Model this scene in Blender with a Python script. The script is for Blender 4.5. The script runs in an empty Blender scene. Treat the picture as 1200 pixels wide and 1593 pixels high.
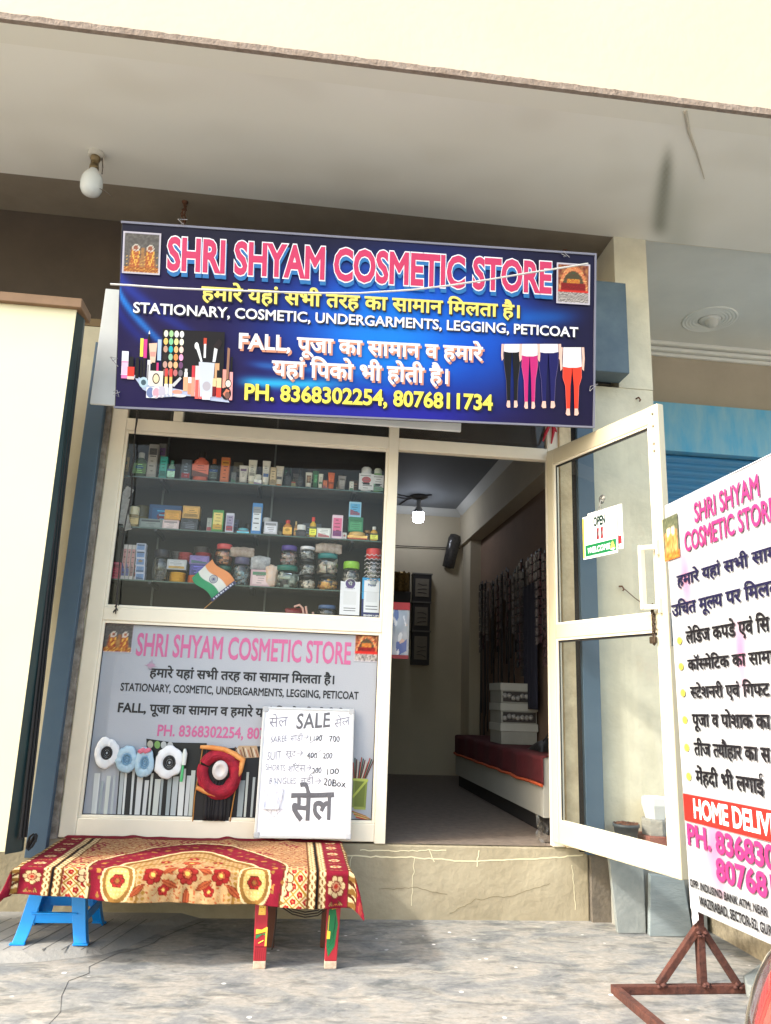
import bpy, math, random
from mathutils import Matrix, Vector
random.seed(7)
R = math.radians
sc = bpy.context.scene
col = sc.collection

# ------------------------------------------------------------------ camera
FPX = 1180.0                                   # focal length in pixels of the 1200 x 1593 photograph
CAM = Vector((0.0, -4.597, 1.2))
yaw, pitch, roll = R(6.176), R(13.715), R(2.164)
fw = Vector((math.sin(yaw)*math.cos(pitch), math.cos(yaw)*math.cos(pitch), math.sin(pitch)))
rt0 = Vector((math.cos(yaw), -math.sin(yaw), 0)); up0 = rt0.cross(fw)
rt = math.cos(roll)*rt0 + math.sin(roll)*up0
up = -math.sin(roll)*rt0 + math.cos(roll)*up0
cd = bpy.data.cameras.new('camera'); cam = bpy.data.objects.new('camera', cd); col.objects.link(cam)
cd.sensor_fit = 'VERTICAL'; cd.sensor_height = 36; cd.lens = FPX/1593*36; cd.clip_end = 2000; cd.clip_start = .05
cam.matrix_world = Matrix((( rt.x, up.x, -fw.x, CAM.x), (rt.y, up.y, -fw.y, CAM.y), (rt.z, up.z, -fw.z, CAM.z), (0,0,0,1)))
sc.camera = cam

# ------------------------------------------------------------------ sky, sun, exposure
SUN = Vector((2.84, 1.0, -2.46)).normalized()      # the way the light travels
elev = math.asin(-SUN.z); azim = math.atan2(-SUN.x, -SUN.y)
w = bpy.data.worlds.new('World'); sc.world = w; w.use_nodes = True
nt = w.node_tree; bg = nt.nodes['Background']
sk = nt.nodes.new('ShaderNodeTexSky'); sk.sky_type = 'NISHITA'; sk.sun_disc = False
sk.sun_elevation = elev; sk.sun_rotation = azim % (2*math.pi); sk.air_density = 1.6; sk.dust_density = 4.0
nt.links.new(sk.outputs[0], bg.inputs[0]); bg.inputs[1].default_value = .15
sd = bpy.data.lights.new('sun', 'SUN'); sd.energy = 1.45; sd.angle = R(3.5); sd.color = (1, .965, .91)
so = bpy.data.objects.new('sun', sd); col.objects.link(so); so.rotation_euler = SUN.to_track_quat('-Z', 'Y').to_euler()
so.location = (-20, -8, 20)
sc.view_settings.view_transform = 'Standard'; sc.view_settings.look = 'None'; sc.view_settings.gamma = 1
sc.view_settings.exposure = 1.9
sc.render.engine = 'CYCLES'; sc.cycles.use_denoising = True; sc.cycles.max_bounces = 10
sc.cycles.transparent_max_bounces = 16; sc.cycles.sample_clamp_indirect = 6

# ------------------------------------------------------------------ measuring
def ray(px, py):
    return (rt*((px-600)/FPX) + up*((796.5-py)/FPX) + fw)
def at(px, py, ax, val):
    d = ray(px, py); t = (val-CAM[ax])/d[ax]; return CAM + d*t
def Y(px, py, y=0.): return at(px, py, 1, y)
def Z(px, py, z=0.): return at(px, py, 2, z)
def frame(o, x, yv):
    x = Vector(x).normalized(); yv = Vector(yv); yv = (yv - x*yv.dot(x)).normalized(); n = x.cross(yv)
    return Matrix(((x.x, yv.x, n.x, o[0]), (x.y, yv.y, n.y, o[1]), (x.z, yv.z, n.z, o[2]), (0,0,0,1)))
def on(M, px, py):
    n = M.col[2].xyz; d = ray(px, py); t = (M.translation-CAM).dot(n)/d.dot(n)
    q = M.inverted() @ (CAM+d*t); return q.x, q.y

# ------------------------------------------------------------------ materials
def lin(c):
    return tuple((v/255/12.92 if v/255 <= .04045 else ((v/255+.055)/1.055)**2.4) for v in c[:3])
MATS = {}
def mat(name, rgb, rough=.6, var=.0, scale=6., bump=0., bscale=60., metal=0., spec=.5, rgb2=None, stretch=None):
    """rgb is 0-255 sRGB base colour; var mixes to rgb2 by noise."""
    if name in MATS: return MATS[name]
    m = bpy.data.materials.new(name); m.use_nodes = True; n = m.node_tree.nodes; l = m.node_tree.links
    b = n['Principled BSDF']; c = lin(rgb); b.inputs['Base Color'].default_value = (*c, 1)
    b.inputs['Roughness'].default_value = rough; b.inputs['Metallic'].default_value = metal
    b.inputs['Specular IOR Level'].default_value = spec
    tc = n.new('ShaderNodeTexCoord'); src = tc.outputs['Object']
    if stretch:
        mp = n.new('ShaderNodeMapping'); mp.inputs['Scale'].default_value = stretch; l.new(src, mp.inputs[0]); src = mp.outputs[0]
    if var > 0:
        t = n.new('ShaderNodeTexNoise'); t.inputs['Scale'].default_value = scale; t.inputs['Detail'].default_value = 7; t.inputs['Roughness'].default_value = .62
        l.new(src, t.inputs['Vector'])
        r = n.new('ShaderNodeValToRGB'); r.color_ramp.elements[0].position = .35; r.color_ramp.elements[1].position = .68
        c2 = lin(rgb2) if rgb2 else tuple(v*.6 for v in c)
        mixc = tuple(c[i]*(1-var)+c2[i]*var for i in range(3))
        r.color_ramp.elements[0].color = (*mixc, 1); r.color_ramp.elements[1].color = (*c, 1)
        l.new(t.outputs['Fac'], r.inputs[0]); l.new(r.outputs[0], b.inputs['Base Color'])
    if bump > 0:
        t2 = n.new('ShaderNodeTexNoise'); t2.inputs['Scale'].default_value = bscale; t2.inputs['Detail'].default_value = 5
        l.new(src, t2.inputs['Vector'])
        bp = n.new('ShaderNodeBump'); bp.inputs['Strength'].default_value = bump; bp.inputs['Distance'].default_value = .01
        l.new(t2.outputs['Fac'], bp.inputs['Height']); l.new(bp.outputs[0], b.inputs['Normal'])
    MATS[name] = m; return m
def glass(name, tint=(1,1,1), refl=1.0, dust_sheen=0.0):
    if name in MATS: return MATS[name]
    m = bpy.data.materials.new(name); m.use_nodes = True; n = m.node_tree.nodes; l = m.node_tree.links
    n.remove(n['Principled BSDF']); out = n['Material Output']
    tr = n.new('ShaderNodeBsdfTransparent'); tr.inputs[0].default_value = (*tint, 1)
    gl = n.new('ShaderNodeBsdfGlossy'); gl.inputs['Roughness'].default_value = .015; gl.inputs[0].default_value = (1,1,1,1)
    fr = n.new('ShaderNodeFresnel'); fr.inputs[0].default_value = 1.5
    mu = n.new('ShaderNodeMath'); mu.operation = 'MULTIPLY'; mu.inputs[1].default_value = refl; l.new(fr.outputs[0], mu.inputs[0])
    mx = n.new('ShaderNodeMixShader'); l.new(mu.outputs[0], mx.inputs[0]); l.new(tr.outputs[0], mx.inputs[1]); l.new(gl.outputs[0], mx.inputs[2])
    last = mx
    if dust_sheen:
        df = n.new('ShaderNodeBsdfDiffuse'); df.inputs[0].default_value = (.6,.58,.54,1)
        tx = n.new('ShaderNodeTexNoise'); tx.inputs['Scale'].default_value = 3; tx.inputs['Detail'].default_value = 8
        tc = n.new('ShaderNodeTexCoord'); l.new(tc.outputs['Object'], tx.inputs['Vector'])
        mm = n.new('ShaderNodeMath'); mm.operation = 'MULTIPLY'; mm.inputs[1].default_value = dust_sheen; l.new(tx.outputs['Fac'], mm.inputs[0])
        m2 = n.new('ShaderNodeMixShader'); l.new(mm.outputs[0], m2.inputs[0]); l.new(mx.outputs[0], m2.inputs[1]); l.new(df.outputs[0], m2.inputs[2]); last = m2
    l.new(last.outputs[0], out.inputs[0]); MATS[name] = m; return m
def printmat(name, rough=.45, spec=.4, weave=0.):
    """ink colours come from the mesh's own colour attribute"""
    if name in MATS: return MATS[name]
    m = bpy.data.materials.new(name); m.use_nodes = True; n = m.node_tree.nodes; l = m.node_tree.links
    b = n['Principled BSDF']; a = n.new('ShaderNodeVertexColor'); a.layer_name = 'Col'
    b.inputs['Roughness'].default_value = rough; b.inputs['Specular IOR Level'].default_value = spec
    l.new(a.outputs[0], b.inputs['Base Color'])
    if weave:
        tc = n.new('ShaderNodeTexCoord'); t = n.new('ShaderNodeTexNoise'); t.inputs['Scale'].default_value = 350; l.new(tc.outputs['Object'], t.inputs['Vector'])
        bp = n.new('ShaderNodeBump'); bp.inputs['Strength'].default_value = weave; bp.inputs['Distance'].default_value = .004
        l.new(t.outputs['Fac'], bp.inputs['Height']); l.new(bp.outputs[0], b.inputs['Normal'])
    MATS[name] = m; return m
def emit(name, rgb, s):
    m = bpy.data.materials.new(name); m.use_nodes = True; b = m.node_tree.nodes['Principled BSDF']
    b.inputs['Base Color'].default_value = (.8,.8,.8,1); b.inputs['Emission Color'].default_value = (*lin(rgb),1); b.inputs['Emission Strength'].default_value = s
    MATS[name] = m; return m
def plain(rgb, rough=.45, spec=.5):
    return mat('paint_%d_%d_%d_%d' % (*rgb, int(rough*100)), rgb, rough, spec=spec)

# ------------------------------------------------------------------ objects
WORLD = {}
def wm(o): return WORLD.get(o.name, Matrix.Identity(4))
def thing(name, label, cat, loc=(0,0,0), group=None):
    o = bpy.data.objects.new(name, None); col.objects.link(o); o.location = loc; o.empty_display_size = .05
    WORLD[o.name] = Matrix.Translation(Vector(loc)); o['label'] = label; o['category'] = cat
    if group: o['group'] = group
    return o
def tag(o, label=None, cat=None, group=None, kind=None):
    for k, v in (('label',label),('category',cat),('group',group),('kind',kind)):
        if v: o[k] = v
    return o
class B:
    """collects shapes in world space and links them as one mesh object"""
    def __init__(s, M=None): s.v = []; s.f = []; s.c = []; s.sm = []; s.M = M or Matrix.Identity(4); s.ink = (1,1,1); s.any = False
    def add(s, vs, fs, smooth=False):
        n = len(s.v); s.v += [s.M @ Vector(p) for p in vs]; s.f += [tuple(i+n for i in f) for f in fs]
        s.sm += [smooth]*len(fs); s.c += [s.ink]*len(fs)
        return s
    def box(s, a, b):
        x0,y0,z0 = a; x1,y1,z1 = b
        if x0>x1: x0,x1=x1,x0
        if y0>y1: y0,y1=y1,y0
        if z0>z1: z0,z1=z1,z0
        return s.add([(x0,y0,z0),(x1,y0,z0),(x1,y1,z0),(x0,y1,z0),(x0,y0,z1),(x1,y0,z1),(x1,y1,z1),(x0,y1,z1)],
            [(0,3,2,1),(4,5,6,7),(0,1,5,4),(1,2,6,5),(2,3,7,6),(3,0,4,7)])
    def hexa(s, bot, top):
        return s.add(list(bot)+list(top), [(3,2,1,0),(4,5,6,7),(0,1,5,4),(1,2,6,5),(2,3,7,6),(3,0,4,7)])
    def prism(s, pts, vec):
        n = len(pts); v = Vector(vec); P = [Vector(p) for p in pts]
        return s.add(P+[p+v for p in P], [tuple(range(n-1,-1,-1)), tuple(range(n,2*n))]+[(i,(i+1)%n,n+(i+1)%n,n+i) for i in range(n)])
    def lathe(s, prof, o=(0,0,0), ax=(0,0,1), n=20, smooth=True, sx=1., sy=1.):
        q = Vector((0,0,1)).rotation_difference(Vector(ax)); vs=[]; fs=[]; o=Vector(o)
        for r,z in prof:
            for k in range(n):
                a = 2*math.pi*k/n; vs.append(o + q @ Vector((r*math.cos(a)*sx, r*math.sin(a)*sy, z)))
        for i in range(len(prof)-1):
            for k in range(n): fs.append((i*n+k, i*n+(k+1)%n, (i+1)*n+(k+1)%n, (i+1)*n+k))
        s.add(vs, fs, smooth)
        m = len(prof)
        if prof[0][0] > 1e-5: s.add(vs[:n], [tuple(range(n-1,-1,-1))])
        if prof[-1][0] > 1e-5: s.add(vs[-n:], [tuple(range(n))])
        return s
    def tube(s, pts, r, n=8, caps=True):
        P = [Vector(p) for p in pts]; vs=[]; fs=[]; m=len(P); nrm=None
        for i,p in enumerate(P):
            t = (P[min(i+1,m-1)]-P[max(i-1,0)]).normalized()
            if nrm is None: nrm = t.orthogonal().normalized()
            nrm = (nrm - t*nrm.dot(t)).normalized(); bn = t.cross(nrm); rr = r[i] if isinstance(r,(list,tuple)) else r
            for k in range(n):
                a = 2*math.pi*k/n; vs.append(p+nrm*math.cos(a)*rr+bn*math.sin(a)*rr)
        for i in range(m-1):
            for k in range(n): fs.append((i*n+k,i*n+(k+1)%n,(i+1)*n+(k+1)%n,(i+1)*n+k))
        s.add(vs, fs, True)
        if caps: s.add(vs[:n], [tuple(range(n-1,-1,-1))]); s.add(vs[-n:], [tuple(range(n))])
        return s
    def bar(s, a, b, w, h, upv=(0,0,1)):
        """square bar from a to b"""
        a=Vector(a); b=Vector(b); t=(b-a).normalized(); u=Vector(upv); u=(u-t*u.dot(t)).normalized(); x=t.cross(u)
        c=[(-w/2,-h/2),(w/2,-h/2),(w/2,h/2),(-w/2,h/2)]
        return s.hexa([a+x*i+u*j for i,j in c],[b+x*i+u*j for i,j in c])
    def grid(s, nx, ny, fn, smooth=True):
        vs=[fn(i/nx, j/ny) for j in range(ny+1) for i in range(nx+1)]
        return s.add(vs, [(j*(nx+1)+i, j*(nx+1)+i+1, (j+1)*(nx+1)+i+1, (j+1)*(nx+1)+i) for j in range(ny) for i in range(nx)], smooth)
    def obj(s, name, m, parent=None, bev=0., solid=0., label=None, segs=2):
        me = bpy.data.meshes.new(name); inv = wm(parent).inverted() if parent else Matrix.Identity(4)
        org = Vector((0,0,0))
        if parent is None and s.v:
            xs=[p.x for p in s.v]; ys=[p.y for p in s.v]; zs=[p.z for p in s.v]
            org = Vector(((min(xs)+max(xs))/2, (min(ys)+max(ys))/2, min(zs)))
        me.from_pydata([(inv @ p) if parent else p-org for p in s.v], [], s.f); me.update()
        me.polygons.foreach_set('use_smooth', s.sm)
        if s.any:
            a = me.color_attributes.new('Col','FLOAT_COLOR','CORNER'); buf=[]
            for p in me.polygons: buf += [*s.c[p.index],1.]*len(p.vertices)
            a.data.foreach_set('color', buf)
        me.materials.append(m)
        o = bpy.data.objects.new(name, me); col.objects.link(o)
        if parent: o.parent = parent
        else: o.location = org
        WORLD[o.name] = wm(parent).copy() if parent else Matrix.Translation(org)
        if solid: sm_=o.modifiers.new('solid','SOLIDIFY'); sm_.thickness=solid; sm_.offset=0
        if bev: bm_=o.modifiers.new('bevel','BEVEL'); bm_.width=bev; bm_.segments=segs; bm_.limit_method='ANGLE'; bm_.harden_normals=False
        if label: o['label']=label
        return o
class Ink(B):
    """flat print: shapes in a frame's own plane, each a hair above the one below, coloured by its own ink"""
    def __init__(s, M, z=.0006, dz=.00004): super().__init__(M); s.z=z; s.dz=dz; s.any=True
    def poly(s, pts, rgb):
        s.ink = lin(rgb); s.z += s.dz; s.add([(x,y,s.z) for x,y in pts], [tuple(range(len(pts)))]); return s
    def rect(s, x0,y0,x1,y1,rgb): return s.poly([(x0,y0),(x1,y0),(x1,y1),(x0,y1)],rgb)
    def ell(s, x,y,a,b,rgb,n=20,rot=0.):
        return s.poly([(x+a*math.cos(t)*math.cos(rot)-b*math.sin(t)*math.sin(rot), y+a*math.cos(t)*math.sin(rot)+b*math.sin(t)*math.cos(rot)) for t in [2*math.pi*k/n for k in range(n)]],rgb)
    def line(s, pts, wd, rgb, closed=False):
        P=[Vector(p) for p in pts]
        if closed: P.append(P[0])
        m=len(P); L=[]; Rr=[]
        for i,p in enumerate(P):
            t=(P[min(i+1,m-1)]-P[max(i-1,0)]); t=t.normalized() if t.length>0 else Vector((1,0)); nn=Vector((-t.y,t.x))*wd/2
            L.append(p+nn); Rr.append(p-nn)
        s.ink=lin(rgb); s.z+=s.dz
        vs=[(p.x,p.y,s.z) for p in L]+[(p.x,p.y,s.z) for p in Rr]
        return s.add(vs,[(i,m+i,m+i+1,i+1) for i in range(m-1)])
def painted(name, M, W, H, fn, step, parent, m, bulge=None, z=0.):
    """a sheet in frame M whose print colour at (u,v) in metres is fn(u,v) in sRGB"""
    nx=max(2,int(W/step)); ny=max(2,int(H/step)); me=bpy.data.meshes.new(name)
    inv=wm(parent).inverted() if parent else Matrix.Identity(4); T=inv@M; vs=[]; cs=[]
    for j in range(ny+1):
        for i in range(nx+1):
            u=W*i/nx; v=H*j/ny; vs.append(T@Vector((u,v,z+(bulge(u,v) if bulge else 0)))); cs+= [*lin(fn(u,v)),1.]
    me.from_pydata(vs,[],[(j*(nx+1)+i,j*(nx+1)+i+1,(j+1)*(nx+1)+i+1,(j+1)*(nx+1)+i) for j in range(ny) for i in range(nx)])
    a=me.color_attributes.new('Col','FLOAT_COLOR','POINT'); a.data.foreach_set('color',cs)
    me.polygons.foreach_set('use_smooth',[True]*len(me.polygons)); me.materials.append(m)
    o=bpy.data.objects.new(name,me); col.objects.link(o)
    if parent: o.parent=parent; WORLD[o.name]=wm(parent).copy()
    return o
def mixc(a,b,t):
    t=max(0.,min(1.,t)); return tuple(a[i]*(1-t)+b[i]*t for i in range(3))
def sst(a,b,x):
    t=max(0.,min(1.,(x-a)/(b-a))); return t*t*(3-2*t)
from mathutils import noise as mn
def nz(x,y,z=0.): return mn.noise(Vector((x,y,z)))          # -1..1

# ------------------------------------------------------------------ lettering
def raw_text(s, bold=0.):
    c=bpy.data.curves.new('lettering','FONT'); c.body=s; c.resolution_u=3
    if bold: c.bevel_depth=bold; c.bevel_resolution=0
    o=bpy.data.objects.new('lettering',c); col.objects.link(o)
    dg=bpy.context.evaluated_depsgraph_get(); dg.update()
    me=bpy.data.meshes.new_from_object(o.evaluated_get(dg)); vs=[v.co.copy() for v in me.vertices]; fs=[tuple(p.vertices) for p in me.polygons]
    bpy.data.objects.remove(o); bpy.data.curves.remove(c); bpy.data.meshes.remove(me); return vs,fs
ADV={}
def advance(s):
    if s not in ADV:
        a=max(v.x for v in raw_text(s+'।')[0]); b=max(v.x for v in raw_text('।')[0]); ADV[s]=a-b
    return ADV[s]
HALF={'स':.215,'ल':.20,'त':.20,'फ':.17}
def layout(s, bold=0.):
    """runs of text; {x} stands for the half form of the letter x, its stem cut away"""
    out_v=[]; out_f=[]; x=0.; parts=[]; k=0
    while k<len(s):
        if s[k]=='{': parts.append((s[k+1],True)); k+=3
        else:
            e=s.find('{',k); e=len(s) if e<0 else e; parts.append((s[k:e],False)); k=e
    for t,half in parts:
        if t.strip()=='' : x+=advance(t); continue
        vs,fs=raw_text(t,bold); adv=advance(t)
        if half:
            import bmesh
            cut=adv-HALF[t]+(.09 if t!='फ' else .06); me=bpy.data.meshes.new('half'); me.from_pydata(vs,[],fs); bm=bmesh.new(); bm.from_mesh(me)
            bmesh.ops.bisect_plane(bm,geom=bm.verts[:]+bm.edges[:]+bm.faces[:],plane_co=(cut,0,0),plane_no=(1,0,0),clear_outer=True)
            bm.verts.ensure_lookup_table(); bm.verts.index_update(); vs=[v.co.copy() for v in bm.verts]; fs=[tuple(q.index for q in f.verts) for f in bm.faces]; bm.free(); bpy.data.meshes.remove(me); adv=cut-.01
        n=len(out_v); out_v+=[Vector((v.x+x,v.y,v.z)) for v in vs]; out_f+=[tuple(i+n for i in f) for f in fs]; x+=adv
    return out_v,out_f
def deva(s): return any(0x900<=ord(ch)<=0x97f for ch in s)
def letters(name, M, s, x0, x1, yb, yh, m, parent, bold=.02, z=.001, prefix=None, slant=0., dx=0., dy=0., warp=0., slope=0., head=None):
    """one line of lettering: prefix (or all of s) spans x0..x1, baseline yb, capital or headline height yh"""
    pv,_=layout(prefix or s); a=min(v.x for v in pv); b=max(v.x for v in pv)
    h=head or (.622 if deva(s) and not s[0].isascii() else .682)
    sx=(x1-x0)/(b-a); sy=(yh-yb)/h; vs,fs=layout(s,bold); bb=B(M); out=[]
    for v in vs:
        X=x0+(v.x-a)*sx+v.y*sy*slant+dx; Yv=yb+v.y*sy+dy+slope*(v.x-a)*sx
        if warp: X+=warp*nz(X*22,Yv*22,1.3)*.6+warp*.5*nz(X*60,Yv*60,4.); Yv+=warp*nz(X*22,Yv*22,7.7)
        out.append((X,Yv,z+v.z*(.0003/max(bold,1e-3)) if bold else z))
    bb.add(out,fs); return bb.obj(name,m,parent)

# ================================================================== ground
gm = mat('ground_concrete', (186,183,176), .75, bump=.25, bscale=25)
def ground_nodes():
    n=gm.node_tree.nodes; l=gm.node_tree.links; b=n['Principled BSDF']; tc=n['Texture Coordinate']
    def noise(sc_, st, det=8, dist=0.):
        mp=n.new('ShaderNodeMapping'); mp.inputs['Scale'].default_value=st; mp.inputs['Rotation'].default_value=(0,0,.18); l.new(tc.outputs['Object'],mp.inputs[0])
        t=n.new('ShaderNodeTexNoise'); t.inputs['Scale'].default_value=sc_; t.inputs['Detail'].default_value=det; t.inputs['Roughness'].default_value=.66; t.inputs['Distortion'].default_value=dist
        l.new(mp.outputs[0],t.inputs['Vector']); return t.outputs['Fac']
    def ramp(f, stops):
        r=n.new('ShaderNodeValToRGB'); e=r.color_ramp.elements
        while len(e)<len(stops): e.new(.5)
        for k,(p,c) in enumerate(stops): e[k].position=p; e[k].color=(*lin(c),1)
        l.new(f,r.inputs[0]); return r.outputs[0]
    def mix(f,a,bb,typ='MIX'):
        x=n.new('ShaderNodeMix'); x.data_type='RGBA'; x.blend_type=typ
        if isinstance(f,float): x.inputs[0].default_value=f
        else: l.new(f,x.inputs[0])
        l.new(a,x.inputs[6]); l.new(bb,x.inputs[7]); return x.outputs[2]
    base=ramp(noise(4.2,(.75,1.25,1),10,.6),[(.32,(106,110,112)),(.42,(120,122,122)),(.50,(136,136,132)),(.57,(148,144,136)),(.66,(142,141,136)),(.75,(126,128,128))])
    smear=ramp(noise(7.5,(.6,1.5,1),10,.8),[(.50,(255,255,255)),(.60,(200,204,206)),(.68,(172,178,182))])
    fine=ramp(noise(34,(1,1.3,1)),[(.36,(168,168,168)),(.58,(255,255,255))])
    c=mix(.9,base,smear,'MULTIPLY'); c=mix(.35,c,fine,'MULTIPLY')
    lightp=ramp(noise(12,(.7,1.4,1),9,.7),[(.56,(0,0,0)),(.68,(120,114,104))])
    c=mix(.6,c,lightp,'ADD')
    v=n.new('ShaderNodeTexVoronoi'); v.inputs['Scale'].default_value=9; l.new(tc.outputs['Object'],v.inputs['Vector'])
    spot=ramp(v.outputs['Distance'],[(.07,(255,255,255)),(.11,(0,0,0))])
    nn=ramp(noise(1.7,(1,1,1),2),[(.5,(0,0,0)),(.56,(255,255,255))])
    mm=mix(1.,spot,nn,'MULTIPLY')
    white=n.new('ShaderNodeRGB'); white.outputs[0].default_value=(.75,.75,.73,1)
    l.new(mix(mm,c,white.outputs[0]),b.inputs['Base Color'])
ground_nodes()
g=B(); g.add([(-150,-150,0),(150,-150,0),(150,150,0),(-150,150,0)],[(0,1,2,3)])
tag(g.obj('ground',gm), kind='structure')
# raised screed under the stool, with hatching scratched into it and a crack along its foot
apm=mat('screed',(134,135,133),.85,.5,5,.4,40,rgb2=(154,150,142))
P=[(-3.2,.02),(-.42,.02),(-.50,-.12),(-.62,-.30),(-.70,-.48),(-.80,-.60),(-1.05,-.70),(-1.5,-.76),(-3.2,-.78)]
ap=B(); n=len(P)
inner=[(x*(1 if k in(0,8) else 1)-(.10 if k not in (0,8) else 0),y+(.07 if k>2 else 0)) for k,(x,y) in enumerate(P)]
ap.add([(x,y,.001) for x,y in P]+[(x,y,.026) for x,y in inner],[tuple(range(2*n-1,n-1,-1))]+[(i,(i+1)%n,n+(i+1)%n,n+i) for i in range(n)])
screed=ap.obj('pavement_screed',apm); tag(screed,kind='structure')
gr=B()
for k in range(15):
    x=-2.0+k*.085; gr.bar((x,-.62,.0262),(x+.12,-.12,.0262),.006,.001)
gr.obj('groove',plain((95,95,93),.9),screed)
cr=B(); pts=[(-.40,-.05),(-.47,-.16),(-.5,-.2),(-.585,-.36),(-.60,-.43),(-.69,-.55),(-.74,-.58),(-.82,-.76),(-.80,-.84),(-.86,-.93),(-.84,-1.1),(-.8,-1.25),(-.83,-1.6)]
cr.tube([(x,y,.0012) for x,y in pts],[.0016,.002,.0018,.0022,.0016,.002,.0014,.0012,.0014,.001,.0012,.0008,.0008],5)
tag(cr.obj('ground_crack',plain((96,94,90),.95)),kind='structure')

# ================================================================== the shop building
bld=thing('shop_building','cream plastered shop building with a deep overhanging slab above a raised shop floor','building',(0,0,0))
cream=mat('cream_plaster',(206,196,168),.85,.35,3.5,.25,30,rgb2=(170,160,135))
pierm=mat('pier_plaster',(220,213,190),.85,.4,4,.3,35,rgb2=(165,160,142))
shadew=mat('shade_wall',(84,72,60),.9,.4,3,rgb2=(54,45,37))  # dark brown colour paints the deep shade of the recess wall
# fascia band over the pavement with its ragged drip edge
fasm=mat('fascia_paint',(188,176,157),.8,.3,1.2,.2,20,rgb2=(172,160,140))
f=B(); f.box((-9,-1.2215,4.4575),(9,-1.09,4.4855)); f.obj('fascia_foot',mat('soffit_edge',(226,222,210),.85),bld); f=B(); f.box((-9,-1.245,4.486),(9,-1.09,7.2)); f.obj('fascia',fasm,bld)
dm=mat('drip_plaster',(150,136,124),.95,.5,25,.8,70,rgb2=(100,80,64))
random.seed(3)
d=B(); N=420; tops=[]
for k in range(N+1):
    x=-4+8*k/N; j=.007*nz(x*9,0)+.006*nz(x*40,2.)
    tops.append((x,-1.252+.004*nz(x*25,5.),4.492+j*.7))
bots=[(x,-1.249,4.457+.003*nz(x*15,8.)) for x,_,_ in tops]; back=[(x,-1.222,4.457) for x,_,_ in tops]; tb=[(x,-1.244,z) for x,_,z in tops]
d.add(tops+bots+back+tb,[(k,N+1+k,N+2+k,k+1) for k in range(N)]+[(N+1+k,2*N+2+k,2*N+3+k,N+2+k) for k in range(N)]+[(3*N+3+k,k,k+1,3*N+4+k) for k in range(N)])
d.obj('drip_edge',dm,bld)
# soffit with damp stains
SX0=at(1047,205,2,4.46).x; SX1=at(1024,365,2,4.46).x
def soffit_c(u,v):
    x=u-6; y=v-1.245
    c=(236,233,224); c=mixc(c,(224,220,210),.5+.5*nz(x*1.1,y*1.6)); c=mixc(c,(206,200,186),.35*max(0,nz(x*3,y*4,3)))
    xs=SX0+(SX1-SX0)*(y+1.0)/.9; s=math.exp(-((x-xs)/(.030+.03*sst(-1.,-.3,y)))**2)*sst(-1.0,-.7,y)*sst(.0,-.2,y); c=mixc(c,(120,120,106),.75*s)
    s=math.exp(-((x-xs-.13)/.13)**2)*sst(-.9,-.3,y); c=mixc(c,(190,190,178),.6*s)
    return c
Msof=Matrix(((1,0,0,-6),(0,1,0,-1.245),(0,0,1,4.46),(0,0,0,1)))
so_=painted('soffit',Msof,12,1.25,soffit_c,.03,bld,printmat('soffit_print',.85,.2))
f=B(); f.box((-9,-1.089,4.461),(9,-.001,4.9)); f.box((-9,.0,4.78),(9,6,5.2)); f.obj('slab',cream,bld); f=B(); f.box((-9,.001,4.4605),(2.295,6,4.779)); f.obj('recess_ceiling',mat('shade_ceiling',(150,138,120),.9,.4,3,rgb2=(112,100,86)),bld)  # recess ceiling's darker colour paints the fade into shadow above the sign
cr=B(); cr.tube([Z(1066,172,4.457),Z(1072,205,4.457),Z(1085,240,4.457),Z(1096,278,4.457)],[.012,.01,.006,.003],6); cr.obj('soffit_crack',mat('crack_plaster',(190,182,166),.9),bld)
ri=B(); ri.box((2.296,-.0005,4.462),(9,.012,4.62)); ri.obj('beam',cream,bld)
# walls : left of the shop, and the dark recess above the shopfront
wl=B(); wl.box((-6,.003,.385),(-1.225,.18,3.42)); wl.obj('front_wall',cream,bld)
wl=B(); wl.box((-6,-.004,3.421),(-1.24,.12,3.47)); wl.obj('wall_ledge',mat('ledge_paint',(120,98,66),.8),bld)
wl=B(); wl.box((-6,.42,3.0),(2.06,.55,4.459)); wl.box((-6,.12,3.30),(2.06,.42,3.36)); wl.obj('recess_wall',shadew,bld)
# pier on the right
p=B(); p.box((1.845,.002,-.02),(2.30,.055,3.30)); p.box((2.17,.0551,-.02),(2.30,1.8,3.30)); p.box((2.06,-.004,3.301),(2.30,1.8,4.4595)); p.obj('pier',pierm,bld)
jb=B(); jb.box((1.6235,-.035,.393),(1.70,.10,3.15)); jb.obj('door_jamb',mat('jamb_plaster',(232,212,176),.9,.5,9,.5,40,rgb2=(150,120,85)),bld)
jb=B()
random.seed(5); pts=[]
for k in range(60):
    z=.39+2.7*k/59; pts.append((-1.228+.014*nz(z*6,1.)-.02,.0,z))
L=[(-1.29,-.004,z) for _,_,z in pts]; Rr=[(x+.012,-.012,z) for x,_,z in pts]; R2=[(x+.02,.0,z) for x,_,z in pts]
jb.add(L+Rr+R2,[(k,60+k,61+k,k+1) for k in range(59)]+[(60+k,120+k,121+k,61+k) for k in range(59)])
jb.obj('broken_plaster',mat('broken_plaster',(168,160,148),.95,.7,18,.9,50,rgb2=(80,66,54)),bld)
# plinth / step
stepm=mat('step_render',(167,157,132),.85,.75,2.2,.6,22,rgb2=(126,116,92))
s=B(); s.box((-6,.0,-.02),(1.765,4.3,.392)); s.obj('plinth',stepm,bld,bev=.012)
s=B(); s.box((1.7665,-.03,-.02),(1.925,.4,.395)); s.obj('plinth_return',mat('dark_render',(112,104,92),.95,.6,12,.6,40,rgb2=(70,66,60)),bld)
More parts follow.
